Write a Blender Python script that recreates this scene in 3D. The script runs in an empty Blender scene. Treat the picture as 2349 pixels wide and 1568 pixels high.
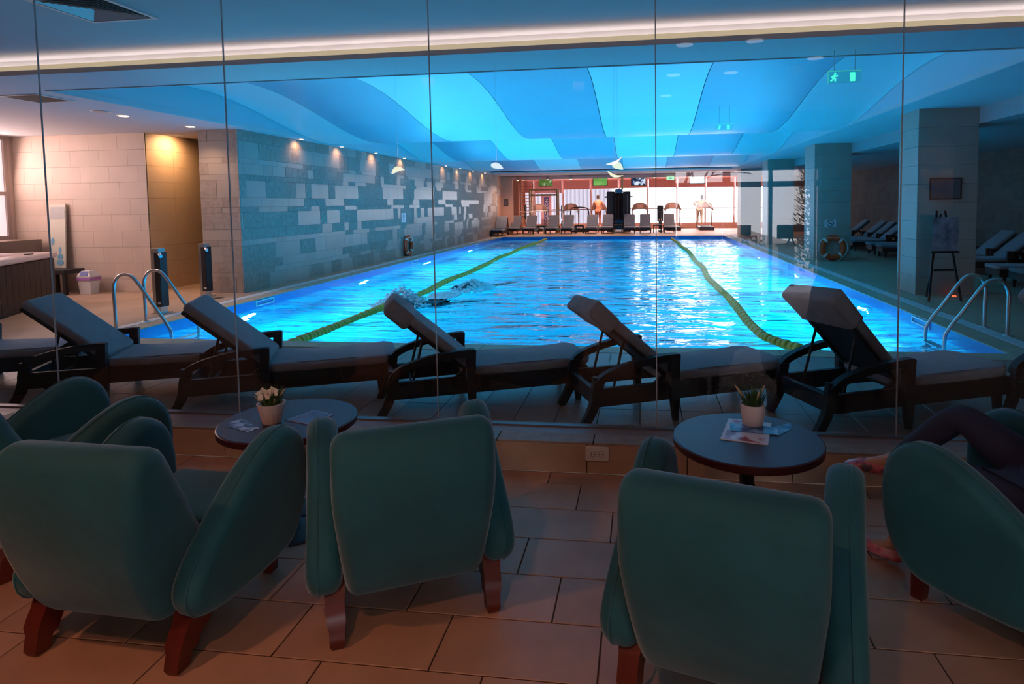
import bpy, math, random
from mathutils import Vector, Matrix, noise
random.seed(7)
PI = math.pi
S = bpy.context.scene
COL = S.collection
def lin(c):
    return tuple((v/12.92 if v <= .04045 else ((v+.055)/1.055)**2.4) for v in c)
def rgb(r, g, b):
    return lin((r/255, g/255, b/255))

# ------------------------------------------------------------------ camera
F_PX, CX, CY, W_PX, H_PX = 1418.46, 1277.64, 553.32, 2349.0, 1568.0
YAW, PITCH, ROLL, EYE = .1369, .0619, -.0139, 1.6458
cyw, syw, cp, sp = math.cos(YAW), math.sin(YAW), math.cos(PITCH), math.sin(PITCH)
fwd = Vector((-syw*cp, cyw*cp, -sp)); rgt = Vector((cyw, syw, 0)); upv = rgt.cross(fwd)
r2 = math.cos(ROLL)*rgt+math.sin(ROLL)*upv; u2 = -math.sin(ROLL)*rgt+math.cos(ROLL)*upv
cam = bpy.data.cameras.new('camera'); cam_o = bpy.data.objects.new('camera', cam); COL.objects.link(cam_o)
cam.sensor_fit = 'HORIZONTAL'; cam.sensor_width = 36.0
cam.lens = F_PX/W_PX*36.0
cam.shift_x = (W_PX/2-CX)/W_PX
cam.shift_y = (CY-H_PX/2)/W_PX
cam.clip_start = .05; cam.clip_end = 300
cam_o.matrix_world = Matrix(((r2.x, u2.x, -fwd.x, 0), (r2.y, u2.y, -fwd.y, 0), (r2.z, u2.z, -fwd.z, EYE), (0, 0, 0, 1)))
S.camera = cam_o

# ------------------------------------------------------------------ world, exposure, lights
S.view_settings.view_transform = 'Standard'; S.view_settings.look = 'None'
S.view_settings.gamma = 1; S.view_settings.use_curve_mapping = False
S.view_settings.exposure = 0.0
w = bpy.data.worlds.new('World'); S.world = w; w.use_nodes = True
bg = w.node_tree.nodes['Background']; bg.inputs[0].default_value = (.95, .93, 1.0, 1); bg.inputs[1].default_value = 7.0
S.cycles.use_denoising = True
try: S.cycles.denoiser = 'OPENIMAGEDENOISE'
except Exception: pass
S.cycles.use_adaptive_sampling = True; S.cycles.adaptive_threshold = .05
S.cycles.max_bounces = 8; S.cycles.diffuse_bounces = 3; S.cycles.glossy_bounces = 3
S.cycles.transmission_bounces = 5; S.cycles.transparent_max_bounces = 12
S.cycles.caustics_refractive = True; S.cycles.caustics_reflective = False
S.cycles.sample_clamp_indirect = 4.0
S.cycles.use_light_tree = True

def aim(o, d):
    o.rotation_euler = Vector(d).to_track_quat('-Z', 'Y').to_euler()
def light(name, kind, loc, energy, color, d=(0, 0, -1), size=.3, size_y=None, spot=60, blend=.5, spread=None):
    l = bpy.data.lights.new(name, kind); l.energy = energy; l.color = color
    if kind == 'AREA':
        l.size = size
        if size_y: l.shape = 'RECTANGLE'; l.size_y = size_y
        else: l.shape = 'DISK'
        if spread: l.spread = math.radians(spread)
    elif kind == 'SPOT':
        l.spot_size = math.radians(spot); l.spot_blend = blend; l.shadow_soft_size = size
    else: l.shadow_soft_size = size
    o = bpy.data.objects.new(name, l); COL.objects.link(o); o.location = loc; aim(o, d)
    return o
POOLC = (.15, .68, 1.0)
LAMP_L = [9.1, 13.3, 17.6, 22.2]; LAMP_R = [10.4, 14.7, 19.2, 23.6]
P_POOL = 330
for y in LAMP_L: light('pool_light', 'AREA', (-6.30, y, -.42), P_POOL, POOLC, (1, 0, -.2), .36)
for y in LAMP_R: light('pool_light', 'AREA', (3.50, y, -.42), P_POOL, POOLC, (-1, 0, -.2), .36)
WARM = (1.0, .55, .25)
WALL_Y = [12.1, 13.85, 15.75, 17.73, 21.68, 23.44, 25.3, 27.3]
for y in WALL_Y: light('wall_spot', 'SPOT', (-6.97, y, 3.03), 24, WARM, (-.38, 0, -1), .03, spot=140, blend=1)
light('niche_spot', 'SPOT', (-8.70, 10.85, 3.03), 110, (1, .62, .36), (-.45, -.05, -1), .05, spot=165, blend=1.0)
light('alcove_spot', 'SPOT', (-7.68, 8.39, 3.02), 90, (1, .68, .48), (0, 0, -1), .05, spot=130, blend=1)
light('alcove_spot', 'SPOT', (-7.65, 9.75, 3.02), 80, (1, .62, .40), (0, 0, -1), .05, spot=130, blend=1)
# gym lamps
for x, y in ((-6.2, 29.6), (-5.6, 33.2), (-2.2, 33.2), (1.2, 33.2), (4.2, 33.2), (-2.6, 30.2), (2.0, 30.2)):
    light('gym_spot', 'SPOT', (x, y, 2.9), 420 if y > 32 else 200, (1, .60, .44), (0, 0, -1), .06, spot=150, blend=1)
# warm lounge fill: unseen spots added above and behind the camera, no fixtures
for x, y, e, c in ((-2.6, .4, 80, (1, .43, .23)), (-.8, -.2, 55, (1, .45, .25)), (1.8, .2, 9, (1, .45, .25)), (-5.0, 2.2, 10, (1, .38, .18))):
    light('lounge_fill', 'SPOT', (x, y, 3.15), e, c, (0, .1, -1), .08, spot=150, blend=1)

# ------------------------------------------------------------------ mesh helpers
class MB:
    def __init__(s): s.v = []; s.f = []
    def add(s, vs, fs):
        n = len(s.v); s.v += [tuple(v) for v in vs]; s.f += [tuple(i+n for i in f) for f in fs]; return s
    def box(s, x0, x1, y0, y1, z0, z1, b=0):
        if b <= 0:
            vs = [(x, y, z) for z in (z0, z1) for y in (y0, y1) for x in (x0, x1)]
            return s.add(vs, [(0, 2, 3, 1), (4, 5, 7, 6), (0, 1, 5, 4), (2, 6, 7, 3), (0, 4, 6, 2), (1, 3, 7, 5)])
        def ring(z, i): return [(x0+i, y0+i, z), (x1-i, y0+i, z), (x1-i, y1-i, z), (x0+i, y1-i, z)]
        def oct_(z, i):
            return [(x0+b, y0+i, z), (x1-b, y0+i, z), (x1-i, y0+b, z), (x1-i, y1-b, z), (x1-b, y1-i, z), (x0+b, y1-i, z), (x0+i, y1-b, z), (x0+i, y0+b, z)]
        rings = [oct_(z0, b*.7), oct_(z0+b, 0), oct_(z1-b, 0), oct_(z1, b*.7)]
        return s.loft(rings)
    def obox(s, c, ax, ay, az, hx, hy, hz):
        c = Vector(c); ax = Vector(ax).normalized()*hx; ay = Vector(ay).normalized()*hy; az = Vector(az).normalized()*hz
        vs = [c+i*ax+j*ay+k*az for k in (-1, 1) for j in (-1, 1) for i in (-1, 1)]
        return s.add(vs, [(0, 2, 3, 1), (4, 5, 7, 6), (0, 1, 5, 4), (2, 6, 7, 3), (0, 4, 6, 2), (1, 3, 7, 5)])
    def loft(s, rings, cap=True, closed=False):
        n = len(rings[0]); vs = [p for r in rings for p in r]; fs = []
        m = len(rings)
        for i in range(m if closed else m-1):
            a = i*n; b = ((i+1) % m)*n
            for j in range(n):
                k = (j+1) % n; fs.append((a+j, a+k, b+k, b+j))
        if cap and not closed:
            fs.append(tuple(range(n-1, -1, -1))); fs.append(tuple(range((m-1)*n, m*n)))
        return s.add(vs, fs)
    def lathe(s, prof, c=(0, 0, 0), n=24, cap=True):
        rings = []
        for r, z in prof:
            rings.append([(c[0]+r*math.cos(2*PI*i/n), c[1]+r*math.sin(2*PI*i/n), c[2]+z) for i in range(n)])
        return s.loft(rings, cap)
    def cyl(s, c, r, h, n=20, r2_=None):
        return s.lathe([(r, 0), (r if r2_ is None else r2_, h)], c, n)
    def tube(s, pts, r, n=8, closed=False, cap=True):
        pts = [Vector(p) for p in pts]; rs = r if isinstance(r, (list, tuple)) else [r]*len(pts)
        rings = []; prev = None
        for i, p in enumerate(pts):
            if closed: t = pts[(i+1) % len(pts)]-pts[i-1]
            else: t = pts[min(i+1, len(pts)-1)]-pts[max(i-1, 0)]
            t.normalize()
            if prev is None:
                a = Vector((0, 0, 1)) if abs(t.z) < .9 else Vector((1, 0, 0)); u = t.cross(a).normalized()
            else: u = (prev-t*prev.dot(t)).normalized()
            prev = u; v = t.cross(u)
            rings.append([p+rs[i]*(math.cos(2*PI*k/n)*u+math.sin(2*PI*k/n)*v) for k in range(n)])
        return s.loft(rings, cap, closed)
    def bar(s, pts, wd, ht, up=(0, 0, 1), side=None):
        """rectangular section swept along pts; wd/ht may be lists; side = fixed lateral vector"""
        pts = [Vector(p) for p in pts]; n = len(pts)
        ws = wd if isinstance(wd, (list, tuple)) else [wd]*n; hs = ht if isinstance(ht, (list, tuple)) else [ht]*n
        rings = []
        for i, p in enumerate(pts):
            t = (pts[min(i+1, n-1)]-pts[max(i-1, 0)]).normalized()
            sd = Vector(side).normalized() if side else t.cross(Vector(up)).normalized()
            nn = sd.cross(t).normalized()
            a = sd*ws[i]/2; b = nn*hs[i]/2
            rings.append([p-a-b, p+a-b, p+a+b, p-a+b])
        return s.loft(rings)
    def pad(s, poly, t0, t1, r, axis='x', steps=4, fn=None):
        """soft panel: closed 2-D outline extruded from t0 to t1 with rounded rims of radius r"""
        n = len(poly); P2 = [Vector(p).to_2d() if len(p) > 2 else Vector(p) for p in poly]
        area = sum(P2[i].x*P2[(i+1) % n].y-P2[(i+1) % n].x*P2[i].y for i in range(n))
        sg = 1 if area > 0 else -1
        nr = []
        for i in range(n):
            t = (P2[(i+1) % n]-P2[i-1]).normalized(); nr.append(Vector((-t.y, t.x))*sg)
        rings = []
        lv = []
        for k in range(steps+1):
            a = PI/2*k/steps; lv.append((t0+r*(1-math.sin(a)), r*(1-math.cos(a+0)) if 0 else r*(1-math.cos(PI/2-a)) if 0 else r-r*math.sin(a)))
        lv = []
        for k in range(steps+1):
            a = PI/2*k/steps; lv.append((t0+r-r*math.cos(a), r-r*math.sin(a)))
        lv2 = [(t1-(t-t0), d) for t, d in reversed(lv)]
        for t, d in lv+lv2:
            ring = []
            for i in range(n):
                q = P2[i]+nr[i]*d
                ring.append((t, q.x, q.y) if axis == 'x' else ((q.x, t, q.y) if axis == 'y' else (q.x, q.y, t)))
            rings.append(ring)
        if fn: rings = [[fn(*p) for p in rg] for rg in rings]
        return s.loft(rings)
    def mesh(s, name, smooth=None, recalc=True):
        m = bpy.data.meshes.new(name); m.from_pydata([tuple(v) for v in s.v], [], s.f); m.validate(); m.update()
        import bmesh
        if recalc: b = bmesh.new(); b.from_mesh(m); bmesh.ops.recalc_face_normals(b, faces=b.faces); b.to_mesh(m); b.free()
        if smooth is not None:
            m.polygons.foreach_set('use_smooth', [True]*len(m.polygons))
            try: m.set_sharp_from_angle(angle=math.radians(smooth))
            except Exception: pass
        return m
    def build(s, name, mat, parent=None, smooth=None, kind=None, label=None, cat=None, group=None, loc=None, rz=None):
        o = bpy.data.objects.new(name, s.mesh(name, smooth)); COL.objects.link(o)
        if mat: o.data.materials.append(mat)
        if parent: o.parent = parent
        if loc: o.location = loc
        if rz: o.rotation_euler.z = rz
        return tag(o, label, cat, group, kind)
def tag(o, label=None, cat=None, group=None, kind=None):
    if label: o['label'] = label
    if cat: o['category'] = cat
    if group: o['group'] = group
    if kind: o['kind'] = kind
    return o
def empty(name, loc=(0, 0, 0), rz=0, label=None, cat=None, group=None, kind=None, sc=None):
    o = bpy.data.objects.new(name, None); COL.objects.link(o); o.location = loc; o.rotation_euler.z = rz
    o.empty_display_size = .1
    if sc: o.scale = sc
    return tag(o, label, cat, group, kind)
KIDS = {}
def copy_tree(o, parent=None):
    c = o.copy(); COL.objects.link(c)
    if parent: c.parent = parent
    for ch in list(o.children): copy_tree(ch, c)
    return c
def place(proto, used, loc, rz, label, group=None):
    o = proto if not used else copy_tree(proto)
    o.location = loc; o.rotation_euler = (0, 0, rz); o['label'] = label
    if group: o['group'] = group
    return o
def smooth_poly(pts, n=4, closed=True):
    out = []; m = len(pts)
    rg = range(m) if closed else range(m-1)
    for i in rg:
        if closed: p0, p1, p2, p3 = (Vector(pts[(i+k-1) % m]) for k in range(4))
        else: p0, p1, p2, p3 = Vector(pts[max(i-1, 0)]), Vector(pts[i]), Vector(pts[i+1]), Vector(pts[min(i+2, m-1)])
        for k in range(n):
            t = k/n
            out.append(.5*((2*p1)+(p2-p0)*t+(2*p0-5*p1+4*p2-p3)*t*t+(3*p1-p0-3*p2+p3)*t**3))
    if not closed: out.append(Vector(pts[-1]))
    return out
def rrect(x0, x1, y0, y1, r, n=4):
    out = []
    for cx, cy, a0 in ((x1-r, y0+r, -PI/2), (x1-r, y1-r, 0), (x0+r, y1-r, PI/2), (x0+r, y0+r, PI)):
        for k in range(n+1):
            a = a0+PI/2*k/n; out.append((cx+r*math.cos(a), cy+r*math.sin(a)))
    return out

# ------------------------------------------------------------------ materials
MATS = {}
def mat(name, col, rough=.6, metal=0, var=0, scale=8, bump=0, bscale=40, sheen=0, spec=.5, stretch=None, dist=.01, objvar=0, coat=0):
    if name in MATS: return MATS[name]
    m = bpy.data.materials.new(name); m.use_nodes = True; nt = m.node_tree; N = nt.nodes; L = nt.links
    b = N['Principled BSDF']; b.inputs['Base Color'].default_value = (*col, 1)
    b.inputs['Roughness'].default_value = rough; b.inputs['Metallic'].default_value = metal
    b.inputs['Specular IOR Level'].default_value = spec
    if sheen: b.inputs['Sheen Weight'].default_value = sheen; b.inputs['Sheen Roughness'].default_value = .4
    if coat: b.inputs['Coat Weight'].default_value = coat
    tc = N.new('ShaderNodeTexCoord'); mp = N.new('ShaderNodeMapping'); L.new(tc.outputs['Object'], mp.inputs[0])
    if stretch: mp.inputs['Scale'].default_value = stretch
    last = None
    if var:
        n = N.new('ShaderNodeTexNoise'); n.inputs['Scale'].default_value = scale; n.inputs['Detail'].default_value = 5
        L.new(mp.outputs[0], n.inputs['Vector'])
        r = N.new('ShaderNodeValToRGB'); r.color_ramp.elements[0].position = .3; r.color_ramp.elements[1].position = .7
        r.color_ramp.elements[0].color = (*[c*(1-var) for c in col], 1); r.color_ramp.elements[1].color = (*[min(1, c*(1+var)) for c in col], 1)
        L.new(n.outputs['Fac'], r.inputs[0]); last = r.outputs[0]
    if objvar:
        oi = N.new('ShaderNodeObjectInfo'); mr = N.new('ShaderNodeMapRange'); L.new(oi.outputs['Random'], mr.inputs[0])
        mr.inputs['To Min'].default_value = 1-objvar; mr.inputs['To Max'].default_value = 1+objvar
        mx = N.new('ShaderNodeMix'); mx.data_type = 'RGBA'; mx.blend_type = 'MULTIPLY'; mx.inputs['Factor'].default_value = 1
        if last: L.new(last, mx.inputs['A'])
        else: mx.inputs['A'].default_value = (*col, 1)
        L.new(mr.outputs[0], mx.inputs['B']); last = mx.outputs['Result']
    if last: L.new(last, b.inputs['Base Color'])
    if bump:
        n2 = N.new('ShaderNodeTexNoise'); n2.inputs['Scale'].default_value = bscale; n2.inputs['Detail'].default_value = 4
        L.new(mp.outputs[0], n2.inputs['Vector']); bp = N.new('ShaderNodeBump'); bp.inputs['Strength'].default_value = bump; bp.inputs['Distance'].default_value = dist
        L.new(n2.outputs['Fac'], bp.inputs['Height']); L.new(bp.outputs[0], b.inputs['Normal'])
    MATS[name] = m; return m
def emit(name, col, s, base=None):
    if name in MATS: return MATS[name]
    m = mat(name, base or col, .5); b = m.node_tree.nodes['Principled BSDF']
    b.inputs['Emission Color'].default_value = (*col, 1); b.inputs['Emission Strength'].default_value = s
    return m
def glass_mat(name, tint=(1, 1, 1), ior=1.5, rough=0):
    m = bpy.data.materials.new(name); m.use_nodes = True; nt = m.node_tree; N = nt.nodes; L = nt.links; N.clear()
    o = N.new('ShaderNodeOutputMaterial'); t = N.new('ShaderNodeBsdfTransparent'); t.inputs[0].default_value = (*tint, 1)
    g = N.new('ShaderNodeBsdfGlossy'); g.inputs['Roughness'].default_value = rough
    fr = N.new('ShaderNodeFresnel'); fr.inputs[0].default_value = ior; mx = N.new('ShaderNodeMixShader')
    ge = N.new('ShaderNodeNewGeometry'); m1 = N.new('ShaderNodeMath'); m1.operation = 'SUBTRACT'; m1.inputs[0].default_value = 1; L.new(ge.outputs['Backfacing'], m1.inputs[1])
    m2 = N.new('ShaderNodeMath'); m2.operation = 'MULTIPLY'; m2.use_clamp = True; m2.inputs[1].default_value = 1.9; L.new(fr.outputs[0], m2.inputs[0])
    m3 = N.new('ShaderNodeMath'); m3.operation = 'MULTIPLY'; L.new(m1.outputs[0], m3.inputs[0]); L.new(m2.outputs[0], m3.inputs[1])
    L.new(m3.outputs[0], mx.inputs[0]); L.new(t.outputs[0], mx.inputs[1]); L.new(g.outputs[0], mx.inputs[2]); L.new(mx.outputs[0], o.inputs[0])
    return m
M_white = mat('ceiling_paint', (.62, .62, .64), .8, var=.02, scale=2)
M_ceil_hi = mat('upper_ceiling_paint', (.55, .55, .57), .85, var=.03, scale=2)
M_tile = mat('floor_tile', rgb(196, 150, 122), .5, var=.10, scale=5, bump=.06, bscale=60, objvar=.05)
M_grout = mat('grout', rgb(84, 66, 54), .9)
M_deck = mat('deck_stone', rgb(132, 114, 102), .42, var=.12, scale=4, bump=.25, bscale=22, objvar=.05)
M_deckslab = mat('deck_slab', rgb(176, 146, 122), .5, var=.14, scale=1.6, bump=.1, bscale=16)
M_cop = mat('coping_stone', rgb(178, 160, 136), .6, var=.12, scale=6, objvar=.06)
M_grate = mat('overflow_grate', rgb(205, 205, 205), .5)
M_smooth = mat('stone_smooth', rgb(170, 156, 144), .30, var=.05, scale=3, bump=.02, bscale=20, objvar=.05, spec=.6)
M_rough = mat('stone_rough', rgb(158, 142, 130), .6, var=.16, scale=14, bump=.35, bscale=45, objvar=.07)
M_walltile = mat('wall_tile', rgb(212, 190, 172), .5, var=.05, scale=3, objvar=.03)
M_coltile = mat('column_tile', rgb(172, 158, 146), .5, var=.06, scale=3, objvar=.03)
M_nichew = mat('niche_plaster', rgb(208, 172, 132), .6, var=.04, scale=3)
M_peach = mat('peach_plaster', rgb(236, 190, 160), .7, var=.03, scale=2)
M_dark = mat('dark_wicker', rgb(21, 18, 19), .55, var=.3, scale=60, bump=.6, bscale=140)
M_cush = mat('grey_cushion', rgb(128, 132, 140), .85, var=.07, scale=12, bump=.2, bscale=30, sheen=.2)
M_velvet = mat('teal_velvet', rgb(25, 90, 98), .75, var=.14, scale=5, bump=.15, bscale=9, sheen=.35, dist=.02)
M_legw = mat('red_brown_wood', rgb(96, 34, 24), .35, var=.25, scale=9, stretch=(1, 1, .2))
M_tabletop = mat('table_laminate', rgb(66, 52, 62), .42, var=.05, scale=10)
M_tableedge = mat('table_edge', rgb(70, 26, 24), .35)
M_black = mat('black', (.012, .011, .012), .45)
M_steel = mat('brushed_steel', (.62, .60, .58), .28, metal=1)
M_wht = mat('white_plastic', (.75, .73, .71), .35)
M_pot = mat('white_ceramic', rgb(236, 214, 208), .4)
M_green = mat('grass_green', rgb(62, 92, 40), .6, var=.3, scale=30)
M_straw = mat('straw', rgb(196, 168, 120), .7)
M_poolwall = mat('pool_mosaic', rgb(10, 192, 225), .35, var=.03, scale=3)
M_poolband = mat('pool_band_tile', rgb(5, 120, 190), .3, var=.08, scale=12)
M_frame = mat('aluminium_frame', rgb(176, 160, 152), .4, metal=.3)
M_red = mat('ring_red', rgb(240, 78, 30), .5)
M_purple = mat('bin_liner', rgb(176, 120, 190), .35)
M_blue = mat('blue_plastic', rgb(92, 100, 170), .5)
M_yel = mat('lane_float_yellow', rgb(225, 165, 25), .45, objvar=.08)
M_skin = mat('skin', rgb(206, 150, 122), .55)
M_hair = mat('hair', rgb(48, 34, 28), .7)
M_glass = glass_mat('clear_glass')

def text_mesh(body, size, extrude, m_, parent, mtx, offset=0):
    cu = bpy.data.curves.new('lettering', 'FONT'); cu.body = body; cu.size = size; cu.extrude = extrude; cu.offset = offset
    tmp = bpy.data.objects.new('tmp', cu); me = bpy.data.meshes.new_from_object(tmp); bpy.data.objects.remove(tmp)
    me.materials.clear(); me.materials.append(m_); o = bpy.data.objects.new('lettering', me); COL.objects.link(o); o.parent = parent; o.matrix_local = mtx
    return o

# ------------------------------------------------------------------ lounge floor with single tiles
fl = MB().box(-7.2, 6.6, -3.6, 3.66, -.12, -.006).build('floor', M_grout, kind='structure')
TD, TW = .2997, .6
tile_cache = {}
def tile_obj(name, wx, wy, th, m, parent, loc, b=.003):
    k = (name, round(wx, 3), round(wy, 3), m.name)
    if k not in tile_cache:
        tile_cache[k] = MB().box(-wx/2, wx/2, -wy/2, wy/2, -th, 0, b).mesh(name)
        tile_cache[k].materials.append(m)
    o = bpy.data.objects.new(name, tile_cache[k]); COL.objects.link(o); o.parent = parent; o.location = loc
    return o
for j in range(-4, 6):
    ya = 2.008+TD*j; yb = min(ya+TD, 3.655)
    x = -1.36-.2*j
    while x > -5.2: x -= TW
    while x < 4.4:
        tile_obj('tile', TW-.005, yb-ya-.005, .006, M_tile, fl, (x+TW/2, (ya+yb)/2, 0))
        x += TW
MB().box(-7.2, 6.6, -3.6, .81, -.005, 0).build('floor_rear', M_tile, fl)
# plinth wall under the glass
pl = MB().box(-7.2, 6.6, 3.668, 3.99, -.02, .176).build('wall_plinth', M_grout, kind='structure')
x = -.34-.6*10
while x < 5.4:
    o = tile_obj('plinth_tile', .595, .178, .011, mat('plinth_stone', rgb(186, 158, 134), .5, var=.06, objvar=.04), pl, (x+.3, 3.668-.011, .089)); o.rotation_euler.x = PI/2; o.location.y = 3.657
    x += .6
x = -6.9
k = 0
while x < 5.4:
    tile_obj('border_tile', .595, .146, .016, M_rough if k % 3 else M_deck, pl, (x+.3, 3.733, .192)); x += .6; k += 1
MB().box(-7.2, 6.6, 3.808, 3.99, .170, .190, .002).build('sill_strip', mat('sill_stone', rgb(150, 128, 120), .45, var=.08), pl)
# glass panes
GY = 3.92
seams = [-7.122, -5.684, -4.245, -2.81, -1.361, .088, 1.524, 2.97, 4.41, 5.85]
M_seal = mat('silicone_seal', (.55, .60, .62), .25)
for i in range(len(seams)-1):
    a, b = seams[i]+.003, seams[i+1]-.003
    g = MB().box(a, b, GY, GY+.012, .19, 3.2).build('window_%d' % (i+1), M_glass, kind='structure')
    MB().box(b, b+.006, GY+.001, GY+.011, .19, 3.2).build('seal', M_seal, g)
MB().box(-7.2, 6.6, GY-.012, GY+.024, .186, .2).build('trim_1', mat('glass_channel', (.25, .24, .25), .4, metal=.6), kind='structure')

# ------------------------------------------------------------------ pool deck
DZ = .1
PX0, PX1, PY0, PY1 = -6.42, 3.60, 6.55, 28.1
dk = MB().box(-7.4, 5.3, 3.99, 6.28, -.1, DZ-.005).build('floor_deck', M_grout, kind='structure')
x = -.021-.3*24
while x < 5.2:
    for k in range(4):
        ya = 3.99+k*.5725
        tile_obj('tile', .296, .5685, .006, M_deck, dk, (x+.15, ya+.286, DZ))
    x += .3
for nm, b in (('deck_left', (-12.6, -7.4, 3.99, 10.3)), ('deck_left_walk', (-7.4, PX0-.45, 6.28, 33)), ('deck_right', (PX1+.45, 9.2, 6.28, 31.5)), ('deck_right_near', (5.3, 9.2, 3.99, 6.28)), ('deck_far', (PX0-.45, PX1+.45, PY1+.3, 31.5)), ('niche_floor', (-9.2, -7.4, 10.3, 13))):
    MB().box(b[0], b[1], b[2], b[3], -.1, DZ).build(nm, M_deckslab, dk)
# coping stones
cop = MB().box(PX0-.45, PX1+.45, PY0-.27, PY0-.03, -.1, DZ-.008)
cop.box(PX0-.45, PX1+.45, PY1+.03, PY1+.3, -.1, DZ-.008).box(PX0-.45, PX0-.03, PY0, PY1, -.1, DZ-.008).box(PX1+.03, PX1+.45, PY0, PY1, -.1, DZ-.008)
cop = cop.build('pool_edge', M_grout, kind='structure')
n = 36
for k in range(n):
    ly = (PY1-PY0)/n; yc = PY0+(k+.5)*ly
    tile_obj('coping_stone', .26, ly-.004, .012, M_cop, cop, (PX0-.13+.02, yc, DZ+.004))
    tile_obj('coping_stone', .26, ly-.004, .012, M_cop, cop, (PX1+.13-.02, yc, DZ+.004))
for k in range(17):
    lx = (PX1-PX0+.5)/17; xc = PX0-.25+(k+.5)*lx
    tile_obj('coping_stone', lx-.004, .27, .012, M_cop, cop, (xc, PY0-.125, DZ+.004))
    tile_obj('coping_stone', lx-.004, .29, .012, M_cop, cop, (xc, PY1+.145, DZ+.004))
for k in range(24):
    ly = (PY1-PY0)/24
    for xs in (PX0-.345, PX1+.345):
        tile_obj('grate', .16, ly-.006, .012, M_grate, cop, (xs, PY0+(k+.5)*ly, DZ+.004))
# basin
bs = MB().box(PX0-.2, PX1+.2, PY0-.2, PY1+.2, -1.6, -1.45)
bs.box(PX0-.2, PX0, PY0-.2, PY1+.2, -1.6, -.16).box(PX1, PX1+.2, PY0-.2, PY1+.2, -1.6, -.16).box(PX0, PX1, PY0-.2, PY0, -1.6, -.16).box(PX0, PX1, PY1, PY1+.2, -1.6, -.16)
bs = bs.build('pool_basin', M_poolwall, kind='structure')
MB().box(PX0-.1, PX0, PY0, PY1, -.16, .09).box(PX1, PX1+.1, PY0, PY1, -.16, .09).box(PX0-.1, PX1+.1, PY0-.1, PY0, -.16, .09).box(PX0-.1, PX1+.1, PY1, PY1+.1, -.16, .09).build('tile_band', M_poolband, bs)
for x, y in ((PX0, 9.75), (PX0, 16.83), (PX0, 23.5), (PX1, 8.55), (PX1, 16.2)):
    sgn = 1 if x < 0 else -1
    m_ = MB()
    x0_, x1_ = sorted((x, x+sgn*.015))
    m_.box(x0_, x1_, y-.26, y+.26, .055, .075).box(x0_, x1_, y-.26, y+.26, -.02, .0).box(x0_, x1_, y-.26, y-.235, 0, .055).box(x0_, x1_, y+.235, y+.26, 0, .055)
    m_.build('skimmer_frame', M_wht, bs)
for y in LAMP_L:
    o = MB().cyl((0, 0, 0), .16, .03, 20).build('lamp_housing', M_steel, bs, 40); o.location = (PX0, y, -.42); o.rotation_euler = (0, PI/2, 0)
for y in LAMP_R:
    o = MB().cyl((0, 0, 0), .16, .03, 20).build('lamp_housing', M_steel, bs, 40); o.location = (PX1, y, -.42); o.rotation_euler = (0, -PI/2, 0)
# water
def water_mat():
    m = bpy.data.materials.new('pool_water'); m.use_nodes = True; nt = m.node_tree; N = nt.nodes; L = nt.links; N.clear()
    o = N.new('ShaderNodeOutputMaterial'); t = N.new('ShaderNodeBsdfTransparent'); t.inputs[0].default_value = (.55, .96, 1, 1)
    rf = N.new('ShaderNodeBsdfRefraction'); rf.inputs['Color'].default_value = (.55, .96, 1, 1); rf.inputs['IOR'].default_value = 1.33; rf.inputs['Roughness'].default_value = .06
    g = N.new('ShaderNodeBsdfGlossy'); g.inputs['Roughness'].default_value = .0
    fr = N.new('ShaderNodeFresnel'); fr.inputs[0].default_value = 1.33
    tc = N.new('ShaderNodeTexCoord')
    def nz(sc, scale, det):
        mp = N.new('ShaderNodeMapping'); mp.inputs['Scale'].default_value = sc; L.new(tc.outputs['Object'], mp.inputs[0])
        a = N.new('ShaderNodeTexNoise'); a.inputs['Scale'].default_value = scale; a.inputs['Detail'].default_value = det; a.inputs['Distortion'].default_value = .6
        L.new(mp.outputs[0], a.inputs['Vector']); return a
    a = nz((.42, 1.25, 1), 2.0, 2); b2 = nz((.7, 1.5, 1), 5.0, 2)
    mth = N.new('ShaderNodeMath'); mth.operation = 'MULTIPLY_ADD'; L.new(b2.outputs['Fac'], mth.inputs[0]); mth.inputs[1].default_value = .10; L.new(a.outputs['Fac'], mth.inputs[2])
    bp = N.new('ShaderNodeBump'); bp.inputs['Strength'].default_value = 1.0; bp.inputs['Distance'].default_value = .13
    L.new(mth.outputs[0], bp.inputs['Height'])
    for nd in (rf, g, fr): L.new(bp.outputs[0], nd.inputs['Normal'])
    m1 = N.new('ShaderNodeMixShader')
    ge = N.new('ShaderNodeNewGeometry'); dt = N.new('ShaderNodeVectorMath'); dt.operation = 'DOT_PRODUCT'; L.new(ge.outputs['True Normal'], dt.inputs[0]); L.new(ge.outputs['Incoming'], dt.inputs[1])
    ab = N.new('ShaderNodeMath'); ab.operation = 'ABSOLUTE'; L.new(dt.outputs['Value'], ab.inputs[0])
    mr = N.new('ShaderNodeMapRange'); mr.interpolation_type = 'SMOOTHSTEP'; mr.inputs['From Min'].default_value = .15; mr.inputs['From Max'].default_value = .75; mr.inputs['To Min'].default_value = 1.0; mr.inputs['To Max'].default_value = .25
    L.new(ab.outputs[0], mr.inputs[0]); L.new(mr.outputs[0], m1.inputs[0])
    L.new(t.outputs[0], m1.inputs[1]); L.new(rf.outputs[0], m1.inputs[2])
    m2 = N.new('ShaderNodeMixShader'); L.new(fr.outputs[0], m2.inputs[0]); L.new(m1.outputs[0], m2.inputs[1]); L.new(g.outputs[0], m2.inputs[2]); L.new(m2.outputs[0], o.inputs[0])
    return m
M_water = water_mat()
mb = MB(); nx, ny = 60, 150
vs = []; fs = []
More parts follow.
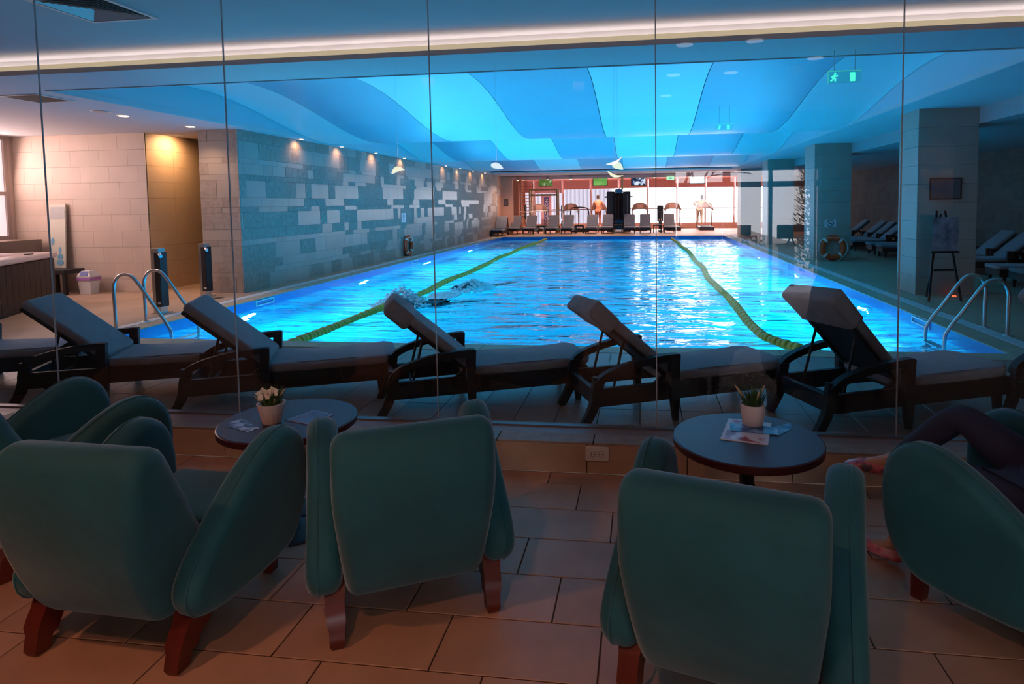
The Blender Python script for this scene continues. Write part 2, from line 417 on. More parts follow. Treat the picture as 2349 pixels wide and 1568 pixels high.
for j in range(ny+1):
    for i in range(nx+1):
        x = PX0+(PX1-PX0)*i/nx; y = PY0+(PY1-PY0)*j/ny
        z = -.04+.014*noise.noise(Vector((x*.9, y*1.8, 0)))+.006*noise.noise(Vector((x*2.5, y*4.5, 5)))
        vs.append((x, y, z))
for j in range(ny):
    for i in range(nx):
        a = j*(nx+1)+i; fs.append((a, a+1, a+nx+2, a+nx+1))
wm = mb.add(vs, fs).mesh('pool_water', 180, False); wm.materials.append(M_water); wo = bpy.data.objects.new('pool_water', wm); COL.objects.link(wo); tag(wo, kind='structure')

# ------------------------------------------------------------------ walls
# left pool wall: random courses of rough and smooth blocks
def ashlar(name, x_face, y0, y1, z0, z1, parent_name, axis='x', flip=1, limit=300, seed=3, mr=None, ms=None):
    mr = mr or M_rough; ms = ms or M_smooth
    rnd = random.Random(seed)
    wl = parent_name
    hs = [.20, .30, .10, .20, .10, .32, .17, .10, .30, .20, .10, .30, .17, .10, .28]
    blocks = []; z = z1; i = 0
    while z > z0+.01:
        h = min(hs[i % len(hs)], z-z0)
        if z-z0-h < .05: h = z-z0
        y = y0-rnd.random()*.4
        while y < y1:
            L_ = rnd.choice((.24, .3, .36, .45, .6, .6, .9)); a = max(y, y0); b = min(y+L_, y1)
            if b-a > .02: blocks.append((a, b, z-h, z, rnd.random() < .5))
            y += L_
        z -= h; i += 1
    blocks.sort(key=lambda q: q[0])
    rest = {True: MB(), False: MB()}
    for n_, (a, b, c, d, rg) in enumerate(blocks):
        pr = .012 if rg else .008
        m_ = MB() if n_ < limit else rest[rg]
        if axis == 'x':
            xs = sorted((x_face-flip*.02, x_face+flip*pr)); m_.box(xs[0], xs[1], a+.0015, b-.0015, c+.0015, d-.0015)
        else:
            ys = sorted((x_face-flip*.02, x_face+flip*pr)); m_.box(a+.0015, b-.0015, ys[0], ys[1], c+.0015, d-.0015)
        if n_ < limit: m_.build('stone_block', mr if rg else ms, wl)
    for rg in (True, False):
        if rest[rg].v: rest[rg].build('stone_blocks_far', mr if rg else ms, wl, kind='stuff')
wl = MB().box(-7.9, -7.14, 10.24, 30.2, 0, 3.1).build('wall_left', M_grout, kind='structure')
ashlar('l', -7.14, 10.22, 30.2, DZ, 3.04, wl, 'x', 1, 290)
ashlar('l2', 10.24, -7.9, -7.128, DZ, 3.04, wl, 'y', -1, 60, seed=9)
# alcove back wall with regular tiles
wb = MB().box(-12.4, -9.04, 10.32, 10.5, 0, 3.1).build('wall_alcove', M_grout, kind='structure')
for r in range(10):
    z0 = 3.04-.3*(r+1); z1 = z0+.3
    if z0 < DZ: z0 = DZ
    x = -12.6+.2*(r % 3)
    while x < -9.04:
        a, b = max(x, -12.4), min(x+.6, -9.04)
        if b-a > .02: MB().box(a+.0015, b-.0015, 10.305, 10.33, z0+.0015, z1-.0015).build('wall_tile', M_walltile, wb)
        x += .6
nw = MB().box(-9.2, -9.04, 10.5, 13, 0, 3.1).box(-9.2, -7.4, 13, 13.15, 0, 3.1).box(-7.9, -7.85, 10.5, 13, 0, 3.1).build('wall_niche', M_nichew, kind='structure')
for r in range(10):
    z0 = max(3.04-.3*(r+1), DZ); z1 = 3.04-.3*r
    for k in range(4):
        MB().box(-9.042, -9.034, 10.33+k*.66, 10.33+k*.66+.657, z0+.0015, z1-.0015).build('niche_tile', M_nichew, nw)
# left window wall
ww = MB().box(-12.4, -11.85, 3.9, 10.32, 0, 1.09).box(-12.4, -11.85, 3.9, 7.0, 1.09, 3.1).box(-12.4, -11.85, 10.22, 10.32, 1.09, 3.1).build('wall_window_side', M_walltile, kind='structure')
wd = MB().box(-11.92, -11.84, 7.0, 7.07, 1.1, 3.04).box(-11.92, -11.84, 10.15, 10.22, 1.1, 3.04).box(-11.92, -11.84, 7.07, 10.15, 1.1, 1.17).box(-11.92, -11.84, 7.07, 10.15, 2.97, 3.04).box(-11.92, -11.84, 7.07, 10.15, 1.93, 2.0).box(-11.92, -11.84, 8.55, 8.62, 1.17, 2.97).build('window_20', M_frame, kind='structure')
M_frost = emit('frosted_daylight', (1.0, .82, .84), .85)
for (a, b, c, d) in ((7.07, 8.55, 1.17, 1.93), (8.62, 10.15, 1.17, 1.93), (7.07, 8.55, 2.0, 2.97), (8.62, 10.15, 2.0, 2.97)):
    MB().box(-11.89, -11.88, a, b, c, d).build('pane', M_frost, wd)
light('alcove_daylight', 'AREA', (-11.8, 8.6, 2.1), 125, (1, .70, .66), (1, .05, -.25), 3.0, 1.8)
MB().box(-11.85, -11.2, 3.9, 10.2, DZ, 1.1).build('trim_ledge', mat('ledge_stone', rgb(150, 128, 112), .5, var=.06), kind='structure')
# lounge / hall side walls
MB().box(-7.35, -7.2, -3.6, 3.99, 0, 3.2).build('wall_lounge_left', mat('lounge_paint', rgb(150, 120, 100), .8), kind='structure')
MB().box(-12.4, -7.35, 3.85, 3.99, 0, 3.3).build('wall_hall_near_left', M_walltile, kind='structure')
MB().box(6.6, 6.75, -3.6, 3.99, 0, 3.2).build('wall_lounge_right', mat('lounge_paint', rgb(150, 120, 100), .8), kind='structure')
MB().box(6.6, 9.2, 3.85, 3.99, 0, 3.3).build('wall_hall_near_right', M_coltile, kind='structure')
wr = MB().box(8.72, 9.2, 3.99, 31.5, 0, 3.1).build('wall_right', M_grout, kind='structure')
ashlar('r', 8.72, 6, 31.5, DZ, 2.79, wr, 'x', -1, 120, seed=21, mr=mat('stone_right_a', rgb(120, 112, 104), .8, var=.1, scale=6, spec=.2), ms=mat('stone_right_b', rgb(128, 120, 112), .8, var=.08, scale=5, spec=.2))
MB().box(6.9, 9.2, 31.5, 31.7, 0, 3.3).box(-12.5, 9.2, 31.5, 31.6, 3.1, 3.65).box(-12.6, -12.45, 3.9, 33, 0, 3.65).box(9.15, 9.3, 3.9, 36.7, 0, 3.65).box(-12.5, -9.1, 13.1, 13.3, 0, 3.65).build('wall_far_right', M_coltile, kind='structure')

# columns built of stacked stone courses
for ci, (yc, yd) in enumerate(((10.5, .72), (16.4, .95), (22.3, .9), (28.2, .9))):
    core = MB().box(4.34, 5.18, yc+.02, yc+yd-.02, DZ-.05, 3.05).build('column', M_grout, kind='structure')
    for r in range(10):
        z0 = DZ+.294*r
        MB().box(4.32, 5.20, yc, yc+yd, z0+.0015, z0+.294-.0015, .003).build('stone_course', M_coltile, core)

# ------------------------------------------------------------------ ceilings
ce = MB().box(-12.5, 9.2, -3.7, 5.66, 3.2, 3.3).build('ceiling', M_ceil_hi, kind='structure')
MB().box(-12.5, 9.2, 5.6, 6.46, 3.04, 3.062).build('soffit', M_white, ce)
MB().box(-12.5, 9.2, 5.590, 5.604, 3.018, 3.066).build('fascia_lip', mat('fascia_grey', (.62, .58, .58), .8), ce)
MB().box(-12.5, 9.2, 5.74, 6.43, 3.062, 3.65).build('soffit_back', M_white, ce)
MB().box(-12.5, 9.2, 5.66, 5.8, 3.2, 3.3).build('ceiling_return', M_ceil_hi, ce)
cs = MB().box(-12.5, -6.88, 6.46, 33, 3.04, 3.1).box(3.9, 5.2, 6.46, 31.5, 3.04, 3.1).box(-6.88, 3.9, 27.9, 31.5, 3.04, 3.1).box(-12.5, 9.2, 5.8, 33, 3.6, 3.7).build('ceiling_soffit', M_white, kind='structure')
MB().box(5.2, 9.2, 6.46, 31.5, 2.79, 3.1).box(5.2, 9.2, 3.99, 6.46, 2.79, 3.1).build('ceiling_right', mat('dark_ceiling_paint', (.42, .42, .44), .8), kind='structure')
# LED cove
led = MB().box(-12.3, 9.0, 5.68, 5.71, 3.066, 3.09).build('led_strip', emit('led', (1, .86, .84), 6.0), label='long warm white light strip in the ceiling cove above the glass', cat='light')
MB().box(-12.3, 9.0, 5.592, 5.602, 3.064, 3.112).build('led_diffuser', emit('led_diffuser', (1, .80, .50), .42), led)
# wave ceiling
WK = [(5.6, 3.07), (8.9, 3.51), (13.0, 3.03), (16.2, 3.44), (19.4, 3.03), (22.6, 3.44), (25.8, 3.03), (29.0, 3.44)]
def wz(y):
    for (a, p), (b, q) in zip(WK, WK[1:]):
        if y <= b: return (p+q)/2+(p-q)/2*math.cos(PI*(y-a)/(b-a))
    return 3.44
cw = MB()
yy = [6.46+k*(27.9-6.46)/140 for k in range(141)]
vs = []; fs = []
for y in yy: vs += [(-6.88, y, wz(y)+.035), (3.9, y, wz(y)+.035)]
for k in range(140): fs.append((2*k, 2*k+1, 2*k+3, 2*k+2))
cw.add(vs, fs)
SKIRTS = []
for xs in (-6.885, 3.905):
    vs = []; fs = []
    for y in yy: vs += [(xs, y, wz(y)+.03), (xs, y, 3.035)]
    for k in range(140): fs.append((2*k, 2*k+1, 2*k+3, 2*k+2))
    sk_ = MB().add(vs, fs); SKIRTS.append(sk_)
cw = cw.build('ceiling_wave', mat('ceiling_joint', (.05, .10, .12), .8), kind='structure')
for q in SKIRTS: q.build('skirt', mat('skirt_paint', (.50, .62, .68), .7), cw)
MB().box(-6.9, 3.92, 6.44, 6.46, 3.03, 3.3).build('skirt', mat('skirt_paint', (.5, .62, .68), .7), cw)
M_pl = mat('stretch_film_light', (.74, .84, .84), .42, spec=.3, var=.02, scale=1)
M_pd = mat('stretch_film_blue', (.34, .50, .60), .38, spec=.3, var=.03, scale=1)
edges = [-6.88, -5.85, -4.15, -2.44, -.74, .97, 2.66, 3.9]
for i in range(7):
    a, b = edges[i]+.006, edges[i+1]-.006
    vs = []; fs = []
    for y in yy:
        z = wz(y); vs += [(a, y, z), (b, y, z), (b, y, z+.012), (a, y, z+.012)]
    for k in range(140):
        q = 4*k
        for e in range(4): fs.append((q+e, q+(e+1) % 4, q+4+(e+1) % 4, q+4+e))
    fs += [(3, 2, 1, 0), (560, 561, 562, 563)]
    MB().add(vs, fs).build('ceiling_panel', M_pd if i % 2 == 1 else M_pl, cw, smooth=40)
# downlights in the soffits
M_lamp = emit('warm_lamp', (1, .62, .34), 12)
def downlight(x, y, z, lit, label, r=.07, group=None, me=None):
    o = MB().lathe([(r, -.004), (r+.02, -.006), (r+.022, 0), (r, .002)], n=20).build('downlight', M_wht, None, 30, label=label, cat='light', group=group, loc=(x, y, z))
    MB().cyl((0, 0, -.009), r*.96, .004, 20).build('lens', (me or M_lamp) if lit else mat('lens_off', (.35, .33, .33), .3), o)
    return o
for i, y in enumerate(WALL_Y): downlight(-6.99, y, 3.04, True, 'small warm downlight grazing the stone wall, %s from the near end' % ('first', 'second', 'third', 'fourth', 'fifth', 'sixth', 'seventh', 'eighth')[i], .035, 'downlights along the left wall')
downlight(-7.68, 8.39, 3.04, True, 'warm round downlight in the left soffit nearest the window')
downlight(-7.65, 9.75, 3.04, True, 'warm round downlight beside the ochre niche')
downlight(-7.63, 7.95, 3.04, False, 'unlit round grey ceiling speaker beside the left downlight', .10)
M_lounge_lamp = emit('lounge_lamp', (1, .92, .9), 2.2)
LG = 'round ceiling lights of the lounge'
for x, y, lb in ((.43, 1.47, 'uppermost of the left column'), (.395, 0, 'middle of the left column'), (.36, -1.5, 'lowest of the left column'), (1.1, 1.5, 'upper of the middle column'), (1.08, 0, 'lower of the middle column'), (1.9, .6, 'rightmost one')):
    downlight(x, y, 3.2, True, 'round ceiling light mirrored in the glass, '+lb, .085, LG, M_lounge_lamp)
# air vents
vt = empty('air_vent', (-4.2, 4.37, 3.2), 0, 'square four-way air diffuser in the ceiling at the upper left', 'vent')
MB().box(-.30, .30, -.30, -.27, -.012, 0).box(-.30, .30, .27, .30, -.012, 0).box(-.30, -.27, -.27, .27, -.012, 0).box(.27, .30, -.27, .27, -.012, 0).build('frame', M_wht, vt)
MB().box(-.27, .27, -.27, .27, -.001, .0).build('backing', M_black, vt)
for k in range(7):
    s = .255-.036*k
    m_ = MB()
    for q in range(4):
        a = PI/2*q; ca, sa = math.cos(a), math.sin(a)
        def R(x, y, z): return (x*ca-y*sa, x*sa+y*ca, z)
        m_.add([R(-s, -s, -.012), R(s, -s, -.012), R(s-.016, -s+.016, -.002), R(-s+.016, -s+.016, -.002), R(-s, -s+.002, -.010), R(s, -s+.002, -.010)], [(0, 1, 2, 3), (0, 4, 5, 1)])
    m_.build('louvre', M_wht, vt)
vt2 = empty('air_vent', (-7.46, 6.86, 3.04), 0, 'rectangular grey return-air grille in the left soffit', 'vent')
MB().box(-.27, .27, -.26, -.24, -.01, 0).box(-.27, .27, .24, .26, -.01, 0).box(-.27, -.25, -.24, .24, -.01, 0).box(.25, .27, -.24, .24, -.01, 0).build('frame', M_wht, vt2)
MB().box(-.25, .25, -.24, .24, -.003, 0).build('backing', mat('vent_dark', rgb(110, 92, 80), .7), vt2)
for k in range(12):
    MB().box(-.25, .25, -.235+k*.04, -.215+k*.04, -.009, -.004).build('slat', mat('vent_slat', rgb(130, 112, 98), .6), vt2)

# ------------------------------------------------------------------ exit signs
M_exit = emit('exit_green', (.05, .9, .45), 1.6)
M_acr = glass_mat('acrylic', (.80, 1, .92))
def exit_sign(x, y, z, s, label, ztop):
    t = empty('exit_sign', (x, y, z), 0, label, 'sign', 'green exit signs')
    MB().box(-.155*s, .155*s, -.003, .003, -.055*s, .06*s).build('plate', M_acr, t)
    MB().box(.05*s, .10*s, -.006, -.004, -.04*s, .045*s).build('door_symbol', M_exit, t)
    m_ = MB()
    def st(p, w_=.010):
        m_.tube([(q[0]*s, -.006, q[1]*s) for q in p], w_*s, 5)
    st([(-.088, .028), (-.088, .046)], .009); st([(-.092, .022), (-.104, -.004)], .011); st([(-.092, .02), (-.075, .01), (-.064, .018)], .006)
    st([(-.096, .018), (-.114, .012), (-.120, -.002)], .006); st([(-.102, -.004), (-.086, -.014), (-.090, -.038)], .007); st([(-.104, -.006), (-.114, -.024), (-.132, -.032)], .007)
    m_.build('running_figure', M_exit, t)
    MB().box(-.155*s, .155*s, -.005, .005, .06*s, .066*s).box(-.155*s, -.151*s, -.005, .005, -.055*s, .06*s).build('lit_edge', emit('exit_edge', (.1, .9, .5), .35), t)
    for q_ in (-.10, .095): MB().box(q_*s, (q_+.005)*s, -.004, .004, .066*s, ztop-z).build('hanger', M_steel, t)
exit_sign(1.89, 6.2, 2.785, .95, 'larger green running-man exit sign hanging at the upper right', 3.04)
exit_sign(1.41, 11.0, 2.90, .88, 'smaller green running-man exit sign hanging farther over the pool', wz(11.0))

# glowing leaf shapes; their pendant lamp form and hanging wires are made up
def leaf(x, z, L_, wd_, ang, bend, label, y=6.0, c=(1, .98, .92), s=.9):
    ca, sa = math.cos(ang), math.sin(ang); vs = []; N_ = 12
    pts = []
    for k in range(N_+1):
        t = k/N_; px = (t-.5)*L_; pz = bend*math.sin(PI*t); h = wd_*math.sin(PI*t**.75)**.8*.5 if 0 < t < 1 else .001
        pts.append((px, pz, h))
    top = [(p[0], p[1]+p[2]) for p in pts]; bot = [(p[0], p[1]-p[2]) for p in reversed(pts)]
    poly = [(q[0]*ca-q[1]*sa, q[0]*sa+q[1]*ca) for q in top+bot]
    o = MB().loft([[(q[0], -.006, q[1]) for q in poly], [(q[0], .006, q[1]) for q in poly]]).build('glowing_leaf', emit('leaf_glow_%d' % int(c[2]*100), c, s), label=label, cat='light', group='glowing leaf shapes on added wires', loc=(x, y, z))
    MB().tube([(0, 0, 0), (0, 0, 3.04-z)], .0007, 4).build('added_wire', M_steel, o)
leaf(-2.436, 1.985, .14, .05, .25, .028, 'single pale yellow glowing leaf shape before the stone wall', c=(1, .98, .72))
leaf(-1.414, 2.012, .13, .06, -.30, .008, 'single blue-white glowing leaf shape at the middle of the glass', c=(.80, .93, 1.0))
leaf(-.262, 2.045, .17, .026, .42, -.02, 'topmost white leaf of the glowing cluster', c=(1, 1, .95))
leaf(-.228, 1.985, .12, .07, -.45, .012, 'round pale green leaf in the middle of the glowing cluster', c=(.85, 1, .80))
leaf(-.25, 1.925, .16, .028, -.30, -.03, 'lowest pale yellow leaf of the glowing cluster', c=(1, 1, .70))
# ------------------------------------------------------------------ armchairs
def make_armchair():
    t = empty('armchair', (0, 0, 0), 0, 'x', 'armchair', 'teal velvet armchairs of the lounge')
    prof = smooth_poly([(.06, .155), (-.02, .20), (-.085, .34), (-.13, .49), (-.148, .64), (-.14, .755), (-.10, .815), (-.045, .828), (.01, .805), (.05, .73), (.11, .60), (.20, .43), (.33, .36), (.34, .2), (.25, .155)], 3)
    def taper(x, y, z):
        k = .86+.14*min(1, max(0, (z-.15)/.42)); bulge = -.018*(1-(x/.3)**2)*max(0, 1-((z-.45)/.35)**2) if y < -.03 else 0
        return (x*k, y+bulge, z)
    MB().pad(prof, -.298, .298, .055, 'x', 5, taper).build('backrest', M_velvet, t, 60)
    seat = rrect(.24, .70, .20, .42, .05, 4)
    MB().pad(seat, -.265, .265, .04, 'x', 4).build('seat', M_velvet, t, 60)
    arm = smooth_poly([(.10, .16), (.01, .205), (-.012, .29), (.05, .385), (.19, .505), (.33, .61), (.47, .685), (.58, .69), (.665, .62), (.70, .49), (.69, .34), (.64, .22), (.54, .145), (.30, .135)], 3)
    for sx in (-1, 1):
        def toe(x, y, z, sx=sx): return (sx*(x+.02*max(0, (z-.15)/.5)*(y/.6)+.012*max(0, 1-y/.3)), y, z)
        MB().pad(arm, .262, .392, .05, 'x', 5, toe).build('armrest', M_velvet, t, 60)
        MB().tube([toe(.346, p.x, p.y) for p in arm], .0042, 5, closed=True).build('piping', M_velvet, t, 60)
        c = [(sx*.305, .11, .19), (sx*.302, .05, .13), (sx*.298, .012, .06), (sx*.296, .0, 0)]
        MB().bar(smooth_poly(c, 3, False), [.075]*3+[.068]*3+[.055]*3+[.042], [.10]*3+[.085]*3+[.062]*3+[.045], side=(1, 0, 0)).build('leg', M_legw, t, 40)
        MB().bar([(sx*.24, .60, .17), (sx*.24, .61, 0)], [.06, .045], [.06, .045], side=(1, 0, 0)).build('leg', M_legw, t, 40)
    MB().box(-.24, .24, .20, .60, .115, .21, .01).build('base_board', M_black, t)
    return t
chair = make_armchair()
CH = [((-1.946, 1.91), -2.2, 'teal velvet armchair at the lower left, seen from behind with splayed legs'),
      ((-.874, 2.221), 26.9, 'teal velvet armchair in the centre, turned toward the left round table'),
      ((.235, 1.84), -15.8, 'teal velvet armchair with its back to us below the right round table'),
      ((-3.09, 2.41), -24, 'dark teal armchair behind the lower left one, only its arms showing'),
      ((1.70, 2.32), 39.3, 'teal armchair at the lower right with a person sitting in it'),
      ((-5.55, 3.15), -80, 'teal armchair at the far left edge, cut off by the frame')]
for i, ((x, y), a, lb) in enumerate(CH):
    place(chair, i > 0, (x, y, 0), math.radians(a), lb)

# ------------------------------------------------------------------ round tables
def make_table():
    t = empty('round_table', (0, 0, 0), 0, 'x', 'table', 'low round tables of the lounge')
    MB().lathe([(.300, .612), (.318, .618), (.318, .648-.03), (.318, .584), (.312, .58), (.0, .58)][:0] or [(.0, .582), (.312, .582), (.317, .587), (.317, .616), (.312, .62), (0, .62)], n=56, cap=False).build('tabletop', M_tableedge, t, 35)
    MB().cyl((0, 0, .6201), .309, .0012, 56).build('top_laminate', M_tabletop, t, 35)
    MB().cyl((0, 0, .02), .032, .56, 20).build('post', M_black, t, 40)
    MB().lathe([(.0, 0), (.21, 0), (.21, .008), (.19, .014), (.05, .026), (.03, .03), (0, .03)], n=40, cap=False).build('base', mat('table_base', rgb(34, 32, 38), .5), t, 35)
    return t
tb = make_table()
T1 = (-1.80, 2.895); T2 = (.473, 2.87)
place(tb, False, (*T1, 0), 0, 'dark round table with a white flower pot, behind the lower left armchair')
place(tb, True, (*T2, 0), 0, 'dark round table with a grass pot and magazines, at the right')

for o in list(COL.objects):
    if o.name.startswith('round_table'): o.scale = (1.055, 1.055, .56/.62)
# plants on the tables
def grass_pot(loc, kind, label):
    t = empty('potted_grass', loc, .3, label, 'plant', sc=(1.06, 1.06, 1.06))
    if kind == 0:
        n_ = 36; rings = []
        for r_, z_ in ((.036, 0), (.042, .008), (.058, .075), (.064, .10), (.058, .10), (.05, .085)):
            rings.append([(r_*(1+(.02 if i % 2 else -.02)*(1 if 0 < z_ < .1 else 0))*math.cos(2*PI*i/n_), r_*(1+(.02 if i % 2 else -.02)*(1 if 0 < z_ < .1 else 0))*math.sin(2*PI*i/n_), z_) for i in range(n_)])
        MB().loft(rings).build('pot', M_pot, t, 20)
    else:
        MB().lathe([(.040, 0), (.046, .005), (.052, .05), (.056, .10), (.052, .10), (.047, .09)], n=32).build('pot', M_pot, t, 50)
    rnd = random.Random(5+kind); m_ = MB(); ms = MB()
    for k in range(170):
        a = rnd.random()*2*PI; r0 = rnd.random()**.5*.04; ln = .05+rnd.random()*.055; tl = .1+rnd.random()*.75*(r0/.04)
        b0 = Vector((r0*math.cos(a), r0*math.sin(a), .085)); d = Vector((math.cos(a)*tl, math.sin(a)*tl, 1)).normalized()
        sd = Vector((-math.sin(a), math.cos(a), 0))*.0022
        mid = b0+d*ln*.6; tip = b0+d*ln+Vector((math.cos(a), math.sin(a), -.3))*ln*.15*tl
        m_.add([b0-sd, b0+sd, mid+sd*.8, mid-sd*.8, tip], [(0, 1, 2, 3), (3, 2, 4)])
    m_.build('grass_blades', M_green, t, kind='stuff')
    spikes = [(-.6, .5, .11), (.7, .25, .10), (.2, -.3, .08)] if kind else [(-1.3, .3, .07), (.7, .1, .09), (.5, -.8, .06)]
    for sx, sy, ln in spikes:
        d = Vector((sx, sy, 1)).normalized(); p = Vector((sx*.02, sy*.02, .09))
        ms = MB().tube([p, p+d*ln*.5, p+d*ln*.8, p+d*ln], [.0015, .006, .005, .001], 6); ms.build('straw_spike', M_straw, t, 60)
    if kind == 0:
        for cx_, cz_, s_ in ((-.022, .150, 1.5), (.018, .160, 1.2)):
            for k in range(5):
                a = 2*PI*k/5+.4; c = Vector((cx_-.0, -.028, cz_)); d = Vector((math.cos(a), -.25, math.sin(a)*.75+.1)).normalized()
                sd = d.cross(Vector((0, 1, 0))).normalized()*.010*s_; L_ = .026*s_
                MB().add([c, c+d*L_*.55+sd, c+d*L_, c+d*L_*.55-sd, c+d*L_*.5+Vector((0, -.006, 0))], [(0, 1, 4), (1, 2, 4), (2, 3, 4), (3, 0, 4)]).build('petal', mat('petal_white', rgb(240, 225, 205), .5), t, 80)
    return t
grass_pot((-1.847, 2.821, .5615), 0, 'small fluted white pot with grass and a white flower on the left table')
grass_pot((.526, 3.033, .5615), 1, 'smooth white pot of short grass on the right round table')
# printed brochures
def print_mat(name, cols, scale, lo=.4, hi=.6, vor=False):
    if name in MATS: return MATS[name]
    m = bpy.data.materials.new(name); m.use_nodes = True; nt = m.node_tree; N = nt.nodes; L = nt.links; b = N['Principled BSDF']
    tc = N.new('ShaderNodeTexCoord'); n = N.new('ShaderNodeTexNoise'); n.inputs['Scale'].default_value = scale; n.inputs['Detail'].default_value = 3
    r = N.new('ShaderNodeValToRGB'); r.color_ramp.interpolation = 'LINEAR'
    els = r.color_ramp.elements; els[0].position = lo; els[0].color = (*cols[0], 1); els[1].position = hi; els[1].color = (*cols[-1], 1)
    for k, c in enumerate(cols[1:-1]):
        e = els.new(lo+(hi-lo)*(k+1)/(len(cols)-1)); e.color = (*c, 1)
    L.new(tc.outputs['Object'], n.inputs['Vector']); L.new(n.outputs['Fac'], r.inputs[0]); L.new(r.outputs[0], b.inputs['Base Color'])
    b.inputs['Roughness'].default_value = .3; MATS[name] = m; return m
def sheet(name, pts, z, m_, label, cat='magazine', th=.003, border=None):
    pts = [(p[0]*1.0585, p[1]*1.0585) for p in pts]; z -= .06
    c = Vector((sum(p[0] for p in pts)/4, sum(p[1] for p in pts)/4, 0))
    o = MB().loft([[(p[0]-c.x, p[1]-c.y, 0) for p in pts], [(p[0]-c.x, p[1]-c.y, th) for p in pts]]).build(name, border or m_, label=label, cat=cat, loc=(c.x, c.y, z))
    if border:
        q = [((p[0]-c.x)*.86, (p[1]-c.y)*.93) for p in pts]
        MB().loft([[(p[0], p[1], th) for p in q], [(p[0], p[1], th+.0006) for p in q]]).build('cover_print', m_, o)
    return o
paper = mat('paper_white', rgb(225, 215, 220), .4)
sheet('magazine', [(.329, 2.673), (.518, 2.625), (.585, 2.89), (.400, 2.935)], .6215, print_mat('red_white_print', [rgb(150, 40, 50), rgb(170, 60, 70), rgb(225, 220, 228)], 9, .40, .52), 'white magazine with dark red print on the right table', border=paper)
sheet('leaflet', [(.385, 2.765), (.585, 2.735), (.60, 2.83), (.395, 2.87)], .6255, print_mat('blue_print', [rgb(20, 60, 110), rgb(60, 120, 180), rgb(150, 190, 225)], 14, .38, .66), 'blue leaflet lying across the red and white magazine', 'leaflet', .0015)
sheet('leaflet', [(.588, 2.74), (.66, 2.83), (.672, 2.90), (.605, 2.86)], .6216, print_mat('blue_print2', [rgb(25, 70, 120), rgb(110, 160, 205)], 14, .4, .6), 'small blue leaflet at the far right of the magazines', 'leaflet', .0015)
sheet('leaflet', [(-1.93, 2.60), (-1.79, 2.545), (-1.765, 2.60), (-1.885, 2.675)], .6215, print_mat('gift_print', [rgb(40, 44, 70), rgb(120, 130, 165), rgb(190, 200, 220)], 22, .42, .62), 'grey blue leaflet with a ribbon picture on the left table', 'leaflet', .0015)
sheet('leaflet', [(-1.965, 2.64), (-1.86, 2.60), (-1.84, 2.66), (-1.93, 2.71)], .6213, print_mat('gift_print', None or [rgb(40, 44, 70), rgb(120, 130, 165), rgb(190, 200, 220)], 22), 'pale leaflet half under the ribbon leaflet, left table edge', 'leaflet', .0001+.0001)
sheet('magazine', [(-1.70, 2.705), (-1.55, 2.66), (-1.505, 2.80), (-1.64, 2.86)], .6215, print_mat('purple_print', [rgb(46, 32, 60), rgb(110, 70, 110), rgb(90, 90, 130)], 7, .35, .65), 'purple magazine with a pale border right of the flower pot', border=mat('paper_grey', rgb(150, 140, 160), .4))
# wall socket
sk = MB().pad(rrect(-.073, .073, -.045, .045, .012, 4), -.010, 0, .004, 'y', 3).build('power_socket', M_wht, label='white double power socket on the low wall', cat='socket', loc=(-.276, 3.657, .128), smooth=40)
for sx in (-.024, .024):
    MB().box(sx-.0225, sx+.0225, -.0125, -.010, -.0225, .0225, .001).build('insert', M_wht, sk)
    a = MB(); n_ = 24
    a.loft([[(sx+r_*math.cos(2*PI*i/n_), yy_, r_*math.sin(2*PI*i/n_)) for i in range(n_)] for r_, yy_ in ((.0195, -.0126), (.0185, -.0134), (.0175, -.0126))], cap=False).build('rim', mat('socket_grey', (.32, .30, .30), .5), sk, 60)
    for dx in (-.0095, .0095):
        MB().box(sx+dx-.003, sx+dx+.003, -.0132, -.0126, -.003, .003).build('hole', M_black, sk)
    MB().box(sx-.002, sx+.002, -.0132, -.0126, -.019, -.012).build('hole', M_black, sk)
# dark tray-like item between the chairs
MB().pad(rrect(-.16, .16, -.11, .11, .02), 0, .03, .008, 'z', 3).build('floor_cushion', mat('navy_fabric', rgb(22, 26, 42), .6), label='dark blue flat cushion on the floor between the two left armchairs', cat='cushion', loc=(-1.72, 3.08, 0), rz=.5, smooth=40)
